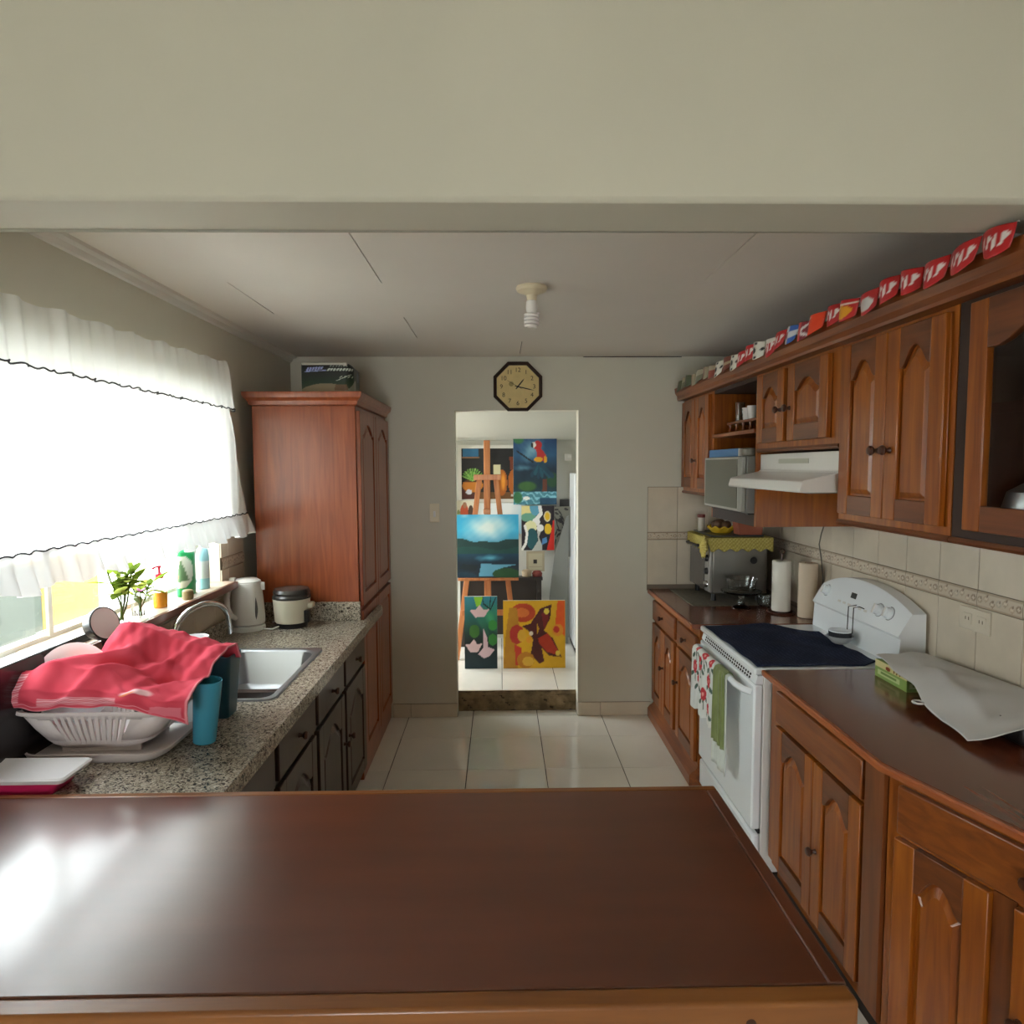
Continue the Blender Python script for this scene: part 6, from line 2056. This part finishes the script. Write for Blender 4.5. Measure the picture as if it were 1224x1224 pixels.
canvas('edge_canvas', 'red and blue canvas seen edge on at the left of the doorway', -0.60, -0.405, 0.75, 1.92, 5.7, 0.0, lambda U, V: grad(U, V, [(0, (0.7, 0.7, 0.72)), (0.5, (0.2, 0.25, 0.4)), (0.75, (0.6, 0.2, 0.16)), (1, (0.15, 0.12, 0.12))]), 10, 40)
# big grey board leaning across
bd = M()
bd.prism([(0.41, FZ+0.001), (0.585, FZ+0.001), (0.595, 1.27), (0.575, 1.26), (0.47, 0.93), (0.425, 0.55)], YF-0.205, YF-0.19, 'y')
tag(bd.build('grey_board', mat('grey_board', (120, 122, 116), 0.7), org=(0.55, YF-0.2, FZ), smooth=0), 'large plain grey board leaning beside the refrigerator', 'board')
pf_ = M(); pf_.prism([(0.52, 1.05), (0.74, 1.05), (0.74, 1.40), (0.53, 1.405)], YF-0.055, YF-0.035, 'y')
tag(pf_.build('portfolio', mat('portfolio_dark', (44, 42, 40), 0.6), org=(0.63, YF-0.045, 1.05), smooth=0), 'black folder on the studio wall beside the refrigerator', 'folder')
# dark side table behind the easel
tb_ = thing('side_table', 'low dark table behind the easel loaded with art things', 'table', (0.0, 5.55, FZ))
M().box(-0.36, 0.36, 5.56, 5.66, 0.72, 0.745).build('top', mat('table_dark', (42, 36, 32), 0.5), tb_)
for x in (-0.33, 0.33):
    for y in (5.58, 5.64):
        M().box(x-0.02, x+0.02, y-0.015, y+0.015, FZ, 0.72).build('leg', mat('table_dark', (42, 36, 32), 0.5), tb_)
M().box(-0.31, 0.31, 5.60, 5.62, FZ+0.1, 0.72).build('back_panel', mat('table_dark', (42, 36, 32), 0.5), tb_)
m = M(); m.lathe([(0.035, 0), (0.04, 0.005), (0.045, 0.05), (0.03, 0.06), (0, 0.062)], (0.225, 5.61, 0.7455), 18)
tag(m.build('paint_jar', mat('beige_pot', (156, 140, 112), 0.6), org=(0.225, 5.61, 0.7455)), 'beige jar on the dark table under the small print', 'jar')
m = M(); m.lathe([(0.04, 0), (0.045, 0.03), (0.03, 0.05), (0, 0.052)], (0.315, 5.61, 0.7455), 18, squash=0.6)
tag(m.build('paint_rag', mat('red_rag', (130, 66, 60), 0.9), org=(0.315, 5.61, 0.7455)), 'crumpled dull red rag beside the beige jar', 'cloth')
# easel with the lake painting
es = thing('easel', 'wooden artist easel holding the lake painting', 'easel', (-0.10, 5.25, FZ))
def beam(a, b, w, d):
    m = M()
    a, b = Vector(a), Vector(b)
    t = (b-a).normalized()
    n = Vector((1, 0, 0)) - t*t.x
    n.normalize()
    q = t.cross(n)
    vs_ = [p+n*sx_*w/2+q*sy_*d/2 for p in (a, b) for sx_, sy_ in ((-1, -1), (1, -1), (1, 1), (-1, 1))]
    m.add(vs_, [(0, 1, 2, 3), (7, 6, 5, 4)]+[(i, (i+1) % 4, (i+1) % 4+4, i+4) for i in range(4)])
    return m
beam((-0.108, 5.19, FZ+0.02), (-0.108, 5.32, 1.91), 0.052, 0.03).build('mast', wood_easel, es, bevel=0.004)
beam((-0.36, 5.19, FZ), (-0.165, 5.295, 1.63), 0.042, 0.026).build('leg', wood_easel, es, bevel=0.003)
beam((0.13, 5.19, FZ), (-0.04, 5.295, 1.63), 0.042, 0.026).build('leg', wood_easel, es, bevel=0.003)
beam((-0.10, 5.53, FZ), (-0.10, 5.33, 1.55), 0.035, 0.022).build('leg', wood_easel, es, bevel=0.003)
beam((-0.20, 5.285, 1.61), (-0.01, 5.285, 1.61), 0.05, 0.02).build('crossbar', wood_easel, es)
M().box(-0.215, 0.005, 5.268, 5.30, 1.59, 1.635).build('crossbar', wood_easel, es, bevel=0.003)
M().box(-0.34, 0.14, 5.10, 5.20, 0.80, 0.822).build('tray', wood_easel, es, bevel=0.003)
M().box(-0.32, 0.10, 5.19, 5.215, 0.50, 0.545).build('crossbar', wood_easel, es, bevel=0.003)
M().box(-0.135, -0.08, 5.16, 5.26, 1.325, 1.36).build('clamp', wood_easel, es, bevel=0.003)
canvas('lake_painting', 'painting of a blue mountain lake under a bright sky on the easel', -0.352, 0.142, 0.823, 1.322, 5.115, 0.06, lake_col)
canvas('lily_painting', 'teal painting of pink water lilies standing on the studio floor', -0.282, -0.03, FZ+0.002, 0.70, 4.95, 0.06, lily_col, 50, 90)
canvas('red_shape_painting', 'yellow and dark red abstract painting standing on the studio floor', 0.016, 0.496, FZ+0.002, 0.665, 4.95, 0.07, fire_col, 80, 80)
# fridge
fr = thing('refrigerator', 'white refrigerator partly hidden by the right side of the doorway', 'refrigerator', (0.95, 5.6, FZ))
M().box(0.615, 1.25, 5.38, 5.80, FZ+0.03, 1.64).build('body', enamel_m, fr, bevel=0.01)
M().box(0.605, 1.25, 5.335, 5.375, 1.175, 1.64).build('freezer_door', enamel_m, fr, bevel=0.012)
M().box(0.605, 1.25, 5.335, 5.375, FZ+0.06, 1.165).build('door', enamel_m, fr, bevel=0.012)
m = M(); m.tube([(0.63, 5.336, 1.36), (0.635, 5.30, 1.375), (0.68, 5.30, 1.36)], 0.007, 8); m.build('handle', black_m, fr)
M().box(0.62, 1.24, 5.36, 5.78, FZ, FZ+0.03).build('kick_plate', dark_m, fr)
so = thing('wall_socket', 'white socket high on the studio wall beside the parrot painting', 'outlet', (0.60, YF, 1.78))
M().box(0.575, 0.64, YF-0.012, YF-0.001, 1.75, 1.81).build('plate', plastic_w, so, bevel=0.003)
m = M(Matrix.Translation((0.622, YF-0.012, 1.785)) @ Matrix.Rotation(math.pi/2, 4, 'X')); m.lathe([(0.016, 0), (0.016, 0.02), (0, 0.021)], n=14); m.build('plug', plastic_w, so)

# ------------------------------------------------------------------ groups of repeated things
GROUPS = {'base_cabinet': 'wooden base cabinets along both walls', 'wall_cabinet': 'wooden wall cabinets on the right wall', 'tumbler': 'cups on the railed rack',
          'plate': 'plates in the dish rack', 'potted_plant': 'plant cuttings on the window sill', 'garden_wall': 'garden walls outside the window', 'wooden_worktop': 'wooden worktops on the right side'}
for o in list(C.objects):
    if o.parent is None and 'category' in o and 'group' not in o:
        stem_ = o.name.split('.')[0]
        if stem_ in GROUPS and not (stem_ == 'tumbler' and 'blue' in o['label']): o['group'] = GROUPS[stem_]
        elif o['category'] == 'painting': o['group'] = 'paintings in the studio behind the doorway'
        elif stem_ == 'dish_towel' and 'red dish' not in o['label']: o['group'] = 'towels on the oven handle'
